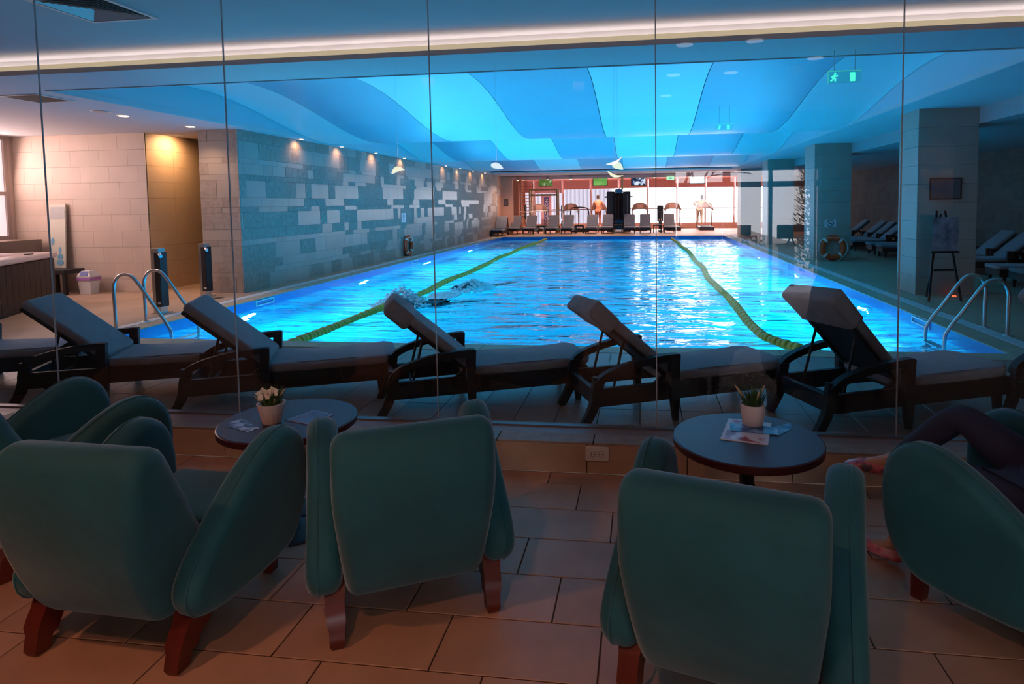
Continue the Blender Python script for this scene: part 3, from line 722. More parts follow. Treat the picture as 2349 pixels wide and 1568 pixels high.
# ------------------------------------------------------------------ sun loungers
def make_lounger(kind, variant=0):
    """origin on the deck between the front arm legs; +x towards the foot end"""
    t = empty('sun_lounger', (0, 0, 0), 0, 'x', 'sun lounger')
    arms = kind == 0
    for sy in (-1, 1):
        MB().bar([(-.57, sy*.27, .205), (.92, sy*.27, .205)], .035, .125, side=(0, 1, 0)).build('side_rail', M_dark, t)
        c = smooth_poly([(-.545, sy*.265, .345), (-.56, sy*.265, .24), (-.59, sy*.262, .12), (-.66, sy*.26, 0)], 3, False)
        MB().bar(c, .045, [.075]*4+[.065]*3+[.058]*2+[.045], side=(0, 1, 0)).build('leg', M_dark, t, 40)
        MB().bar([(.84, sy*.255, .20), (.85, sy*.255, 0)], [.05, .035], [.06, .04], side=(0, 1, 0)).build('leg', M_dark, t)
        if arms:
            c = smooth_poly([(-.565, sy*.285, .30), (-.50, sy*.297, .36), (-.36, sy*.31, .41), (-.18, sy*.322, .445), (-.02, sy*.325, .457), (.03, sy*.325, .455)], 3, False)
            MB().bar(c, .055, .05, side=(0, 1, 0)).build('armrest', M_dark, t, 40)
            MB().bar([(.005, sy*.325, .475), (.0, sy*.325, .30), (.005, sy*.325, .15), (.012, sy*.322, 0)], [.055, .05, .05, .035], [.07, .065, .06, .035], side=(0, 1, 0)).build('leg', M_dark, t)
    MB().box(.895, .925, -.26, .26, .15, .27).build('end_rail', M_dark, t)
    MB().box(-.585, -.55, -.25, .25, .15, .26).build('end_rail', M_dark, t)
    MB().box(-.02, .90, -.25, .25, .245, .268).build('deck_board', M_dark, t)
    # seat cushion, slightly dished
    def dish(x, y, z): return (x, y, z-.020*math.sin(PI*min(1, max(0, (x+.05)/1.0)))+.004*math.sin(x*23+y*7))
    sec = rrect(-.06, .965, -.275, .275, .10, 5)
    ring = []
    m_ = MB()
    # subdivide long sides for the dish
    poly = []
    for i in range(len(sec)):
        p, q = sec[i], sec[(i+1) % len(sec)]; L_ = math.hypot(q[0]-p[0], q[1]-p[1]); k_ = max(1, int(L_/.12))
        for e in range(k_): poly.append((p[0]+(q[0]-p[0])*e/k_, p[1]+(q[1]-p[1])*e/k_))
    m_.pad(poly, .272, .345, .025, 'z', 3, dish)
    m_.build('seat_cushion', M_cush, t, 50)
    ang = math.radians(41 if kind == 0 else (52 if kind == 2 else 62)); Lb = .74
    if variant == 2: ang = math.radians(48); Lb = .78
    H0 = Vector((-.02, 0, .30)); dx, dz = -math.cos(ang), math.sin(ang)
    def bk(s, y, n_): return (H0.x+dx*s+dz*n_, y, H0.z+dz*s-dx*n_)
    # backrest: local (s along, y, n normal towards the sitter)
    mbk = MB(); poly = rrect(.0, Lb, -.272, .272, .05, 4)
    rings_mb = MB().pad(poly, .015, .085, .028, 'z', 4)
    mbk.v = [bk(v[0], v[1], v[2]) for v in rings_mb.v]; mbk.f = rings_mb.f
    mbk.build('back_cushion', M_cush, t, 50)
    fr = MB()
    for a in ((.02, Lb-.02, -.25, -.215), (.02, Lb-.02, .215, .25), (.02, .06, -.215, .215), (Lb-.06, Lb-.02, -.215, .215)):
        b_ = MB().box(a[0], a[1], a[2], a[3], -.012, .013); fr.add([bk(*v) for v in b_.v], b_.f)
    b_ = MB().box(.05, Lb-.05, -.22, .22, -.002, .010); fr.add([bk(*v) for v in b_.v], b_.f)
    fr.build('back_frame', M_dark, t)
    if kind == 0:
        if variant:
            hd = .20 if variant == 1 else .26
            b_ = MB().pad(rrect(Lb-hd, Lb+.02, -.285, .285, .035, 4), -.035, .095, .03, 'z', 4)
            q = MB(); q.v = [bk(v[0]+.012*math.sin(v[1]*20), v[1]*(1+.03*math.sin(v[0]*30)), v[2]+.010*math.sin(v[1]*31+v[0]*20)) for v in b_.v]; q.f = b_.f
            q.build('head_cover', M_cush, t, 60)
        for sy in (-1, 1):
            MB().tube([bk(Lb*.55, sy*.20, -.01), (-.42, sy*.21, .20)], .010, 8).build('prop_bar', M_dark, t, 40)
        MB().tube([(-.42, -.22, .20), (-.42, .22, .20)], .010, 8).build('cross_bar', M_dark, t, 40)
        MB().bar([(.0, -.24, .33), (-.12, -.24, .24), (-.30, -.24, .19)], .02, .03, side=(0, 1, 0)).build('hinge_arm', M_dark, t)
    return t
lo0, lo1, lo2 = make_lounger(0, 0), make_lounger(0, 1), make_lounger(0, 2)
def ctr(px, py, a): return (px-math.sin(a)*.325, py+math.cos(a)*.325, DZ)
G1 = 'grey sun loungers in a row behind the glass'
rows = [(lo0, False, -5.82, 4.42, 23, 'grey sun lounger at the far left, only its foot end in view'),
        (lo0, True, -4.288, 4.34, 22.5, 'blue-grey reclined sun lounger in front of the hot tub'),
        (lo0, True, -2.85, 4.294, 24, 'sun lounger before the left pool ladder, second whole one from the left'),
        (lo1, False, -1.257, 4.366, 23.5, 'sun lounger under the left end of the yellow lane rope, third from left'),
        (lo1, True, .218, 4.357, 24.5, 'sun lounger at the middle right, foot end beside the grass pot'),
        (lo2, False, 1.756, 4.343, 22.5, 'sun lounger on the right seen from behind with a draped head cover'),
        (lo2, True, 3.34, 4.34, 22, 'sun lounger at the right edge, partly out of the frame')]
for pr_, used, px, py, a, lb in rows:
    a = math.radians(a); place(pr_, used, ctr(px, py, a), a, lb, G1)
lo3 = make_lounger(2)
G2 = 'sun loungers at the far end of the pool'
names = ['leftmost sun lounger against the stone wall end', 'second sun lounger from the left at the far end', 'third sun lounger from the left at the far end', 'fourth sun lounger from the left, before the squat rack', 'fifth sun lounger from the left at the far end', 'sixth sun lounger from the left, before the treadmill walker', 'seventh sun lounger from the left, beside the black multigym', 'eighth sun lounger from the left at the far end', 'ninth sun lounger from the left, taller backrest', 'rightmost sun lounger of the far row']
xs = [-7.0+.0, -6.48, -5.66, -4.51, -3.73, -2.51, -1.71, -.62, .17, 1.35]
xs[0] = -7.35
for i, x in enumerate(xs):
    if i == 0: x = -7.0+.12; 
    y = 31.0 if i else 31.5
    if i == 0: x = -7.45+.35
    place(lo3, i > 0, (-6.84, 29.5, DZ) if i == 0 else (x, 31.4, DZ), -PI/2, 'grey '+names[i]+', foot end to the pool', G2)
G3 = 'sun loungers under the low ceiling on the right'
ys = [9.6, 11.2, 11.95, 13.5, 14.25, 15.8, 17.3, 18.05, 19.6, 20.35, 21.1, 22.6]
ol = ['first', 'second', 'third', 'fourth', 'fifth', 'sixth', 'seventh', 'eighth', 'ninth', 'tenth', 'eleventh', 'twelfth']
for i, y in enumerate(ys):
    place(lo0, True, (7.15, y, DZ), PI-.06, 'dark blue-lit sun lounger right of the columns, %s of the row from the near end' % ol[i], G3)

# small dark side tables between far loungers
def side_table(x, y, s, label, w_=.42, h=.42):
    t = empty('side_table', (x, y, DZ), 0, label, 'table', 'small dark tables at the far end')
    MB().box(-w_/2, w_/2, -.25, .25, h-.07, h, .004).build('tabletop', M_dark, t)
    for a in (-1, 1):
        for b_ in (-1, 1): MB().box(a*(w_/2-.03)-.02, a*(w_/2-.03)+.02, b_*.22-.02, b_*.22+.02, 0, h-.07).build('leg', M_dark, t)
    return t
for x, lb in ((-5.08, 'third and fourth'), (-3.12, 'fifth and sixth'), (-1.17, 'seventh and eighth'), (.76, 'ninth and tenth')):
    side_table(x, 31.1, 1, 'small dark side table between the %s far sun loungers' % lb)
side_table(-7.25+.32, 30.9, 1, 'small dark side table beside the end of the stone wall') if False else None

# ------------------------------------------------------------------ pool ladders
def ladder(x_deck, x_water, y0, y1, label, ztop):
    t = empty('pool_ladder', (x_deck, (y0+y1)/2, DZ), 0, label, 'ladder', 'steel pool ladders')
    hy = (y1-y0)/2; L_ = x_water-x_deck
    for sy in (-hy, hy):
        c = smooth_poly([(0, sy, 0), (-.0*L_, sy, .30), (.0*L_, sy, ztop*.78), (.10*L_, sy, ztop*.97), (.27*L_, sy, ztop), (.42*L_, sy, ztop*.88), (.72*L_, sy, ztop*.42), (.93*L_, sy, .06), (L_, sy, -.12), (L_, sy, -.9)], 5, False)
        MB().tube(c, .021, 12).build('rail', M_steel, t, 50)
        MB().cyl((0, sy, 0), .055, .012, 20, .045).build('flange', M_steel, t, 40, )
    for z in (-.22, -.5, -.8): MB().box(L_-.06, L_+.04, -hy, hy, z-.012, z+.012, .004).build('step', M_steel, t)
    return t
ladder(-6.77, -5.98, 7.09, 7.58, 'steel pool ladder at the left near corner of the pool', .70)
ladder(4.035, 3.38, 7.44, 7.91, 'steel pool ladder at the right near corner of the pool', .62)

# ------------------------------------------------------------------ foot showers
for x, y, h, lb in ((-7.06, 8.22, .96, 'near dark foot-shower post beside the pool'), (-7.53, 9.8, .93, 'far dark foot-shower post before the niche')):
    t = empty('shower_post', (x, y, DZ), 0, lb, 'shower', 'foot-shower posts')
    MB().box(-.085, .035, -.07, .07, 0, h, .004).build('steel_body', M_steel, t)
    MB().box(-.03, .055, -.075, -.068, .10, h-.06, .002).box(.035, .06, -.07, .07, .10, h-.06, .002).build('black_panel', M_black, t)
    MB().tube([(.02, -.03, h-.07), (.13, -.13, h-.11)], .024, 14).build('spout', M_steel, t, 40)
    MB().box(-.10, .09, -.10, .10, 0, .012).build('foot_plate', M_steel, t)
    MB().box(0.0, .05, -.078, -.075, .14, .17).build('label_plate', M_wht, t)

# ------------------------------------------------------------------ hot tub
ht = empty('hot_tub', (-9.8, 9.15, DZ), 0, 'hot tub with a white rim and dark slatted sides at the left edge', 'hot tub')
hd = Vector((.44, -.898, 0)); hn = Vector((-.898, -.44, 0))   # along the front, into the tub
def HT(a, b, z): p = hd*a+hn*b; return (p.x, p.y, z)
def htbox(a0, a1, b0, b1, z0, z1, name, m_, bv=0):
    b_ = MB().box(a0, a1, b0, b1, z0, z1, bv); q = MB(); q.v = [HT(*v) for v in b_.v]; q.f = b_.f; return q.build(name, m_, ht)
htbox(0.03, 2.1, .03, 1.95, .0, .76, 'cabinet', mat('tub_dark', rgb(14, 11, 12), .5))
for k in range(12): htbox(.03+k*.172, .03+k*.172+.166, .012, .03, .04, .74, 'side_board', mat('tub_board', rgb(19, 14, 14), .45, var=.2, scale=20), .002)
for k in range(10): htbox(.012, .03, .05+k*.19, .05+k*.19+.184, .04, .74, 'side_board', mat('tub_board', rgb(19, 14, 14), .45), .002)
M_acryl = mat('tub_acrylic', rgb(226, 206, 204), .25, coat=.3)
htbox(-.02, 2.15, -.02, .30, .76, .845, 'rim', M_acryl, .02); htbox(-.02, 2.15, 1.66, 1.98, .76, .845, 'rim', M_acryl, .02)
htbox(-.02, .32, .28, 1.68, .76, .845, 'rim', M_acryl, .02); htbox(1.83, 2.15, .28, 1.68, .76, .845, 'rim', M_acryl, .02)
htbox(.3, 1.85, .28, 1.68, .74, .765, 'cover', M_acryl, .01); htbox(.50, .66, .10, .17, .845, .858, 'control_panel', M_black, .003)
# stool, leaning board, bin
t = empty('side_table', (-10.62, 10.0, DZ), 0, 'black small table against the tiled wall behind the hot tub', 'table')
MB().box(-.30, .30, -.22, .2, .38, .46, .006).build('tabletop', M_dark, t)
for a in (-1, 1):
    for b_ in (-1, 1): MB().box(a*.26-.03, a*.26+.03, b_*.17-.03, b_*.17+.02, 0, .38).build('leg', M_dark, t)
lb_ = empty('leaning_board', (-10.87, 10.19, DZ+.461), 0, 'tall white information board leaning on the tiled wall', 'sign')
b_ = MB().box(-.17, .17, -.012, .012, 0, 1.2); b_.v = [(v[0], v[1]+.07*v[2]/1.2, v[2]) for v in b_.v]; b_.build('panel', mat('board_white', rgb(214, 208, 190), .4), lb_)
b_ = MB().box(-.15, .15, -.015, -.012, .92, 1.14); b_.v = [(v[0], v[1]+.07*v[2]/1.2, v[2]) for v in b_.v]; b_.build('text_block', print_mat('fine_text', [rgb(170, 172, 170), rgb(196, 196, 190)], 120, .45, .55), lb_)
for cx_, z_, rx, rz_ in ((.06, .10, .075, .055), (.06, .21, .06, .055), (.055, .33, .03, .06), (-.10, .50, .035, .07)):
    n_ = 18; ring = [(cx_+rx*math.cos(2*PI*i/n_), z_+rz_*math.sin(2*PI*i/n_)) for i in range(n_)]
    q = MB().loft([[(x, -.0155+.07*z/1.2, z) for x, z in ring], [(x, -.0125+.07*z/1.2, z) for x, z in ring]]); q.build('pebble_print', mat('pebble_blue', rgb(120, 175, 205), .4, var=.2), lb_)
bn = empty('waste_bin', (-10.1, 10.05, DZ), 0, 'white swing-lid waste bin with a purple liner by the tiled wall', 'bin', sc=(.66, .66, .92))
def frus(x0, x1, z0, z1, y0, y1):
    return MB().loft([[(-x0, -y0, z0), (x0, -y0, z0), (x0, y0, z0), (-x0, y0, z0)], [(-x1, -y1, z1), (x1, -y1, z1), (x1, y1, z1), (-x1, y1, z1)]])
frus(.165, .20, 0, .30, .13, .16).build('bucket', M_wht, bn)
q = frus(.222, .218, .275, .335, .178, .172); q.v = [(v[0]*(1+.05*math.sin(v[1]*50)), v[1], v[2]) for v in q.v]; q.build('liner', M_purple, bn)
frus(.215, .215, .333, .36, .17, .17).build('lid_rim', M_wht, bn); frus(.215, .12, .36, .46, .17, .10).build('lid', M_wht, bn)
q = MB().obox((0, -.145, .41), (1, 0, 0), (0, .57, .82), (0, -.82, .57), .115, .052, .004); q.build('flap', M_blue, bn)
for x, y, lb in ((-8.43, 8.26, 'round floor drain in the deck left of the ladder'), (-7.2, 9.62, 'square drain cover beside the stone pillar')):
    o = MB().cyl((0, 0, 0), .10, .004, 20).build('floor_drain', M_steel, label=lb, cat='drain', loc=(x, y, DZ), smooth=40)
    for k in range(4): MB().box(-.07, .07, -.05+k*.03, -.035+k*.03, .004, .0055).build('slot', M_black, o)

# ------------------------------------------------------------------ life rings
def life_ring(loc, rot, label):
    t = empty('life_ring', loc, 0, label, 'life ring', 'orange life rings'); t.rotation_euler = rot
    R_, r_ = .25, .072; rings = []
    for i in range(36):
        a = 2*PI*i/36; rings.append([((R_+r_*math.cos(b))*math.cos(a), .75*r_*math.sin(b), (R_+r_*math.cos(b))*math.sin(a)) for b in [2*PI*k/12 for k in range(12)]])
    MB().loft(rings, closed=True).build('ring', M_red, t, 60)
    for q in range(4):
        a0 = PI/4+q*PI/2; rr = []
        for i in range(4):
            a = a0-.11+.22*i/3; rr.append([((R_+r_*1.05*math.cos(b))*math.cos(a), .79*r_*math.sin(b), (R_+r_*1.05*math.cos(b))*math.sin(a)) for b in [2*PI*k/12 for k in range(12)]])
        MB().loft(rr).build('band', M_wht, t, 60)
        pts = []
        for k in range(9):
            a = a0+PI/2*k/8; R3 = R_+r_+.012-.10*math.sin(PI*k/8)*(1 if q == 0 else .0)+.012*math.sin(PI*k/8); pts.append((R3*math.cos(a), -.03-.03*(q == 0), R3*math.sin(a)))
        MB().tube(pts, .008, 6).build('rope', mat('white_rope', (.7, .7, .68), .8), t, 60)
life_ring((-7.06, 18.06, .41), (0, 0, PI/2), 'orange life ring with white bands on the left stone wall')
life_ring((4.76, 16.33, .43), (.02, 0, 0), 'orange life ring leaning against the right column')
# signs
sg = MB().box(-.14, .14, -.006, 0, -.10, .10).build('no_smoking_sign', paper, label='square no-smoking sign on the second column above the life ring', cat='sign', loc=(4.71, 16.398, 1.04))
n_ = 28
MB().loft([[(r_*math.cos(2*PI*i/n_), yy_, r_*math.sin(2*PI*i/n_)) for i in range(n_)] for r_, yy_ in ((.088, -.0065), (.088, -.008), (.072, -.008), (.072, -.0065))], cap=False, closed=True).build('circle', M_black, sg)
MB().obox((0, -.008, 0), (1, 0, -.9), (0, 1, 0), (.9, 0, 1), .076, .0012, .008).build('slash', M_black, sg)
MB().box(-.05, .035, -.008, -.0062, -.012, .004).box(.038, .05, -.008, -.0062, -.012, .004).build('cigarette', M_black, sg)
sg = MB().box(0, .006, -.17, .17, -.14, .14).build('wall_sign', paper, label='small white sign with a black round symbol on the stone wall', cat='sign', loc=(-7.126, 17.87, 1.27))
for zc, r_ in ((.045, .055), (-.06, .04)):
    MB().loft([[(xx, q_*math.cos(2*PI*i/n_), zc+q_*math.sin(2*PI*i/n_)) for i in range(n_)] for q_, xx in ((r_, .0065), (r_, .008), (r_-.014, .008), (r_-.014, .0065))], cap=False, closed=True).build('symbol', M_black, sg)

# ------------------------------------------------------------------ lane ropes: each float a part
def lane(x0, x1, y0, y1, curve, label):
    t = empty('lane_rope', (0, 0, -.02), 0, label, 'lane rope', 'yellow lane ropes')
    L_ = y1-y0; near_n = 150
    me = MB().lathe([(.0, -.045), (.05, -.045), (.066, -.028), (.066, .028), (.05, .045), (0, .045)], n=12, cap=False).mesh('float', 35); me.materials.append(M_yel)
    def pt(y):
        s = (y-y0)/L_; return Vector((x0+(x1-x0)*s+curve(y)+.035*math.sin(y*1.3)*(1-.3*s), y, .012*math.sin(y*2.1)))
    y = y0; cnt = 0; rest = MB()
    while y < y1:
        p, q = pt(y), pt(y+.05); d = (q-p).normalized()
        rot = Vector(d).to_track_quat('Z', 'Y')
        if cnt < near_n:
            o = bpy.data.objects.new('float', me); COL.objects.link(o); o.parent = t; o.location = p; o.rotation_mode = 'QUATERNION'; o.rotation_quaternion = rot
            o.scale = (1, 1, 1) if cnt % 2 else (.9, .9, 1)
        else:
            b_ = MB().lathe([(.05, -.045), (.065, -.02), (.065, .02), (.05, .045)], n=8); rest.add([p+rot@Vector(v) for v in b_.v], b_.f)
        y += .092*d.y+.003; cnt += 1
    rest.build('floats_far', M_yel, t, 40, kind='stuff')
    MB().tube([pt(y0+(y1-y0)*k/60) for k in range(61)], .008, 5).build('cable', M_steel, t)
lane(-4.22, -4.35, 6.60, 28.0, lambda y: .10*math.sin((y-6.6)*.30), 'yellow lane rope on the left side of the pool')
lane(1.52, 1.40, 6.85, 28.0, lambda y: (.32*max(0, 1-(y-6.85)/.9)**1.5)-.06*math.sin((y-6.8)*.35), 'yellow lane rope on the right side of the pool')

# ------------------------------------------------------------------ easel and frame at the near column
pf = empty('picture_frame', (4.73, 10.49, 1.785), 0, 'empty dark square frame on the near right column', 'frame')
MB().box(-.235, .235, -.012, 0, -.17, -.15).box(-.235, .235, -.012, 0, .15, .17).box(-.235, -.215, -.012, 0, -.15, .15).box(.215, .235, -.012, 0, -.15, .15).build('frame', M_black, pf)
MB().box(-.215, .215, -.006, 0, -.15, .15).build('backing', mat('frame_back', rgb(90, 96, 100), .5), pf)
es = empty('easel', (4.47, 9.92, DZ), .12, 'dark wooden easel holding a shiny wrapped board by the near column', 'easel')
for a in (-1, 1): MB().bar([(a*.24, -.06, 0), (a*.06, .10, 1.35)], .03, .02, side=(1, 0, 0)).build('leg', M_black, es)
MB().bar([(0, .42, 0), (0, .10, 1.3)], .03, .02, side=(1, 0, 0)).build('leg', M_black, es)
MB().box(-.21, .21, -.04, .02, .72, .75).build('ledge', M_black, es)
MB().box(-.15, .15, -.02, .0, .45, .48).build('crossbar', M_black, es)
b_ = MB(); nn = 10; vs = []; fs = []
for j in range(nn+1):
    for i in range(nn+1):
        x = -.19+.38*i/nn; z = .755+.50*j/nn; vs.append((x+.06*(z-.755), -.03+.08*(z-.755)+.008*noise.noise(Vector((x*9, z*9, 3))), z))
for j in range(nn):
    for i in range(nn): a = j*(nn+1)+i; fs.append((a, a+1, a+nn+2, a+nn+1))
b_.add(vs, fs); b_.add([(v[0], v[1]+.012, v[2]) for v in vs], fs)
b_.build('wrapped_board', mat('plastic_wrap', rgb(150, 140, 150), .15, var=.45, scale=7, bump=.8, bscale=14, dist=.03), es, 60)
MB().box(-.03, .03, -.02, .02, 0, .012).build('floor_marker_light', emit('red_led', (1, .08, .03), 3), label='tiny red light on the floor at the near column', cat='light', loc=(4.84, 10.38, DZ))

# ------------------------------------------------------------------ gym beyond the pool
gf = MB().box(-9.5, 8, 31.5, 36.6, -.1, DZ).build('floor_gym', mat('gym_floor', rgb(170, 120, 95), .5), kind='structure')
MB().box(-9.5, 9, 31.5, 36.7, 3.02, 3.1).build('ceiling_gym', mat('gym_ceiling', rgb(235, 175, 150), .7), kind='structure')
MB().box(-7.9, -7.18, 30.2, 31.6, 0, 3.1).box(-7.3, -6.75, 31.5, 31.65, 0, 3.1).build('wall_gym_corner', M_peach, kind='structure')
MB().box(-6.75, -6.62, 31.5, 31.62, 0, 3.1).box(-9.6, -9.5, 31.5, 36.7, 0, 3.1).box(7.0, 7.1, 31.7, 36.7, 0, 3.1).box(-9.5, -6.9, 36.3, 36.5, 0, 3.1).build('wall_gym', M_peach, kind='structure')
MB().box(-6.6, 6.9, 31.5, 31.62, 2.86, 3.05).build('trim_gym_beam', mat('pink_beam', rgb(250, 190, 172), .6), kind='structure')
MB().box(-1.02, -.92, 31.4, 31.62, 2.3, 3.04).build('trim_gym_post', mat('orange_post', rgb(245, 170, 110), .6), kind='structure')
gw = MB().box(-6.9, 7.0, 36.3, 36.42, DZ, .42).box(-6.9, 7.0, 36.3, 36.42, 2.95, 3.1)
xm = [-6.9, -6.3, -4.6, -2.95, -1.3, .35, 2.0, 3.6, 5.2, 6.95]
for x in xm: gw.box(x-.04, x+.04, 36.3, 36.42, .42, 2.95)
gw = gw.build('window_30', mat('window_frame_pink', rgb(205, 160, 150), .5), kind='structure')
for i in range(len(xm)-1): MB().box(xm[i]+.04, xm[i+1]-.04, 36.35, 36.36, .42, 2.95).build('pane', M_glass, gw)
MB().box(-6.9, 7.0, 36.2, 36.24, 1.22, 1.27).build('rail', mat('rail_red', rgb(150, 80, 70), .4), gw)
M_blind = mat('blind_fabric', rgb(205, 150, 146), .8, var=.06, scale=8)
for i in range(len(xm)-1):
    zb = (2.3, 2.22, 2.42, 2.44, 2.44, 2.44, 2.44, 2.42, 2.42)[i]
    MB().box(xm[i]+.05, xm[i+1]-.05, 36.1, 36.11, zb, 2.95).build('roller_blind', M_blind, label='mauve roller blind over the gym window, %s from the left' % ol[i], cat='blind', group='gym roller blinds')
# light grey building across the street seen through the left panes
bl = MB().box(-9, -2.2, 46, 50, -1, 7).build('building', mat('grey_cladding', rgb(112, 110, 118), .8), label='pale grey corrugated building outside the gym windows', cat='building')
for k in range(22): MB().box(-9+k*.31, -9+k*.31+.05, 45.93, 46, -1, 7).build('cladding_rib', mat('rib', rgb(84, 82, 92), .8), bl)
# TVs
def tv(x, y, z, m_, label, w_=.76, h=.44, tilt=0):
    t = empty('television', (x, y, z), tilt, label, 'television', 'gym televisions')
    MB().box(-w_/2, w_/2, 0, .06, -h/2, h/2, .006).build('casing', M_black, t)
    MB().box(-w_/2+.03, w_/2-.03, -.004, 0, -h/2+.03, h/2-.03).build('screen', m_, t)
    MB().box(-.03, .03, .03, .07, h/2, 3.02-z).build('bracket', M_wht, t)
def screen(name, cols, sc, s, lo=.4, hi=.6):
    m = print_mat(name, cols, sc, lo, hi); b = m.node_tree.nodes['Principled BSDF']; r = [n for n in m.node_tree.nodes if n.type == 'VALTORGB'][0]
    m.node_tree.links.new(r.outputs[0], b.inputs['Emission Color']); b.inputs['Emission Strength'].default_value = s; return m
tv(-5.0, 32.2, 2.74, screen('tv_football', [rgb(60, 100, 40), rgb(95, 130, 60), rgb(220, 220, 210)], 6, .8, .4, .75), 'leftmost television showing a green football pitch with players', tilt=-.15)
tv(-2.12, 32.0, 2.72, screen('tv_green', [rgb(90, 150, 60), rgb(125, 180, 90)], 2, .9), 'television showing a plain bright green pitch above the walker')
tv(-.16, 32.0, 2.70, screen('tv_news', [rgb(15, 25, 50), rgb(60, 90, 120), rgb(225, 240, 250)], 5, .9, .42, .58), 'television with a dark blue and white picture right of the multigym')
tv(2.78, 32.0, 2.74, screen('tv_white', [rgb(215, 235, 235), rgb(235, 248, 250)], 2, 1.0), 'television with a nearly white screen at the right')
# small gym exit sign
t = MB().box(-.19, .19, -.02, .02, -.08, .08).build('exit_sign', emit('exit_pale', (.45, 1, .55), 1.0), label='tiny pale green exit sign on the gym beam', cat='sign', loc=(1.42, 31.45, 2.80))
MB().box(-.07, .07, -.024, -.02, -.03, .03).build('arrow', M_wht, t)
# track spotlights
for x, lb in ((-6.3, 'first'), (-6.0, 'second'), (-4.75, 'third'), (-3.55, 'fourth'), (.62, 'fifth'), (2.35, 'sixth')):
    t = MB().box(-.07, .07, -.07, .07, -.20, 0, .005).build('ceiling_spot', mat('spot_beige', rgb(200, 160, 140), .5), label='small boxy ceiling spotlight of the gym, %s from the left' % lb, cat='light', group='gym ceiling spotlights', loc=(x, 31.3, 3.04 if x > -6.1 else 3.02))
    MB().box(-.05, .05, -.05, .05, -.206, -.20).build('lens', M_lamp, t)
# picture, clock
t = empty('picture_frame', (-6.98, 31.49, 1.70), 0, 'small dark framed notice on the peach wall', 'frame')
MB().box(-.12, .12, -.02, 0, -.17, .17, .004).build('frame', M_black, t); MB().box(-.10, .10, -.023, -.02, -.15, .15).build('print', mat('notice_grey', rgb(120, 110, 112), .5), t)
t = empty('wall_clock', (-7.17, 30.6, 2.2), 0, 'round pale wall clock on the peach side wall', 'clock')
o = MB().lathe([(.0, 0), (.17, 0), (.18, .02), (.165, .03), (.16, .02), (0, .02)], n=28, cap=False).build('case', M_wht, t, 40); o.rotation_euler = (0, PI/2, 0)
o = MB().box(.022, .026, -.005, .005, 0, .11).build('hand', M_black, t); o = MB().box(.022, .026, -.0, .08, -.006, .006).build('hand', M_black, t)
# banner DECATHLON-style vertical lettering
bn_ = empty('banner', (-5.5, 35.6, DZ), 0, 'roll-up banner with a blue strip and vertical white letters', 'banner')
MB().box(-.30, .30, -.01, .01, .05, 2.0).build('sheet', mat('banner_pink', rgb(235, 190, 200), .6), bn_)
MB().box(-.13, .17, -.014, -.01, .05, 1.88).build('blue_strip', mat('banner_blue', rgb(66, 84, 178), .5), bn_)
text_mesh('DECATHLON', .27, .002, M_wht, bn_, Matrix(((0, -1, 0, .115), (0, 0, -1, -.017), (1, 0, 0, .18), (0, 0, 0, 1))), .006)
MB().box(-.32, .32, -.06, .06, 0, .05).build('stand', M_steel, bn_)

# treadmills
def make_treadmill():
    t = empty('treadmill', (0, 0, 0), 0, 'x', 'treadmill', 'treadmills facing the gym windows')
    MB().box(-.38, .38, -1.0, .9, 0, .18, .02).build('deck', M_black, t)
    MB().box(-.25, .25, -.98, .55, .18, .19).build('belt', mat('belt', (.03, .03, .03), .8), t)
    for sx in (-1, 1): MB().bar([(sx*.40, .62, .15), (sx*.41, .45, .95), (sx*.40, .30, 1.12)], .06, .07, side=(1, 0, 0)).build('upright', mat('treadmill_grey', rgb(120, 96, 88), .4), t)
    for sx in (-1, 1): MB().tube([(sx*.40, .32, 1.12), (sx*.38, -.15, 1.06)], .025, 8).build('handrail', M_black, t, 40)
    MB().pad(smooth_poly([(-.48, 1.04), (-.44, 1.2), (-.33, 1.42), (-.1, 1.50), (.1, 1.50), (.33, 1.42), (.44, 1.2), (.48, 1.04), (.3, 1.12), (0, 1.14), (-.3, 1.12)], 3), .28, .36, .02, 'y', 3).build('console', mat('treadmill_grey', rgb(120, 96, 88), .4), t, 50)
    MB().box(-.18, .18, .262, .279, 1.18, 1.44, .003).build('screen', mat('console_screen', rgb(170, 140, 130), .4), t)
    return t
tm = make_treadmill()
tx = [(-5.75, 34.3), (-3.95, 34.3), (-2.37, 34.3), (-.1, 34.3), (1.68, 34.3), (3.4, 34.3)]
tl = ['treadmill inside the squat rack view, leftmost', 'empty treadmill left of the walking person', 'treadmill with a person walking on it', 'empty treadmill right of the black multigym', 'treadmill left of the leaning person', 'rightmost treadmill with a leaning person']
for i, (x, y) in enumerate(tx): place(tm, i > 0, (x, y, DZ), 0, tl[i])

# squat rack / cable frame
M_rack = mat('rack_bronze', rgb(176, 138, 92), .4)
t = empty('squat_rack', (-5.1, 32.3, DZ), 0, 'tall bronze squat rack with a barbell at the left of the gym', 'gym rack')
for x in (-.72, .72):
    for y in (-.25, .25): MB().box(x-.05, x+.05, y-.05, y+.05, 0, 2.28, .008).build('upright', M_rack, t)
MB().box(-.72, .72, -.28, -.20, 2.2, 2.28, .01).build('crossbeam', M_rack, t); MB().box(-.72, .72, -.28, -.16, 1.92, 2.02, .02).build('crossbeam', M_rack, t)
MB().tube([(-1.25, -.32, 1.13), (1.5, -.32, 1.13)], .016, 8).build('barbell', M_steel, t, 40)
for x, z in ((-.95, 1.3), (-.95, .9), (.98, 1.25), (.98, .9), (.98, .45)):
    o = MB().lathe([(.0, -.03), (.17, -.03), (.18, 0), (.17, .03), (0, .03)], n=20, cap=False).build('weight_plate', M_black, t, 40); o.location = (x, -.3, z); o.rotation_euler = (0, PI/2, 0)
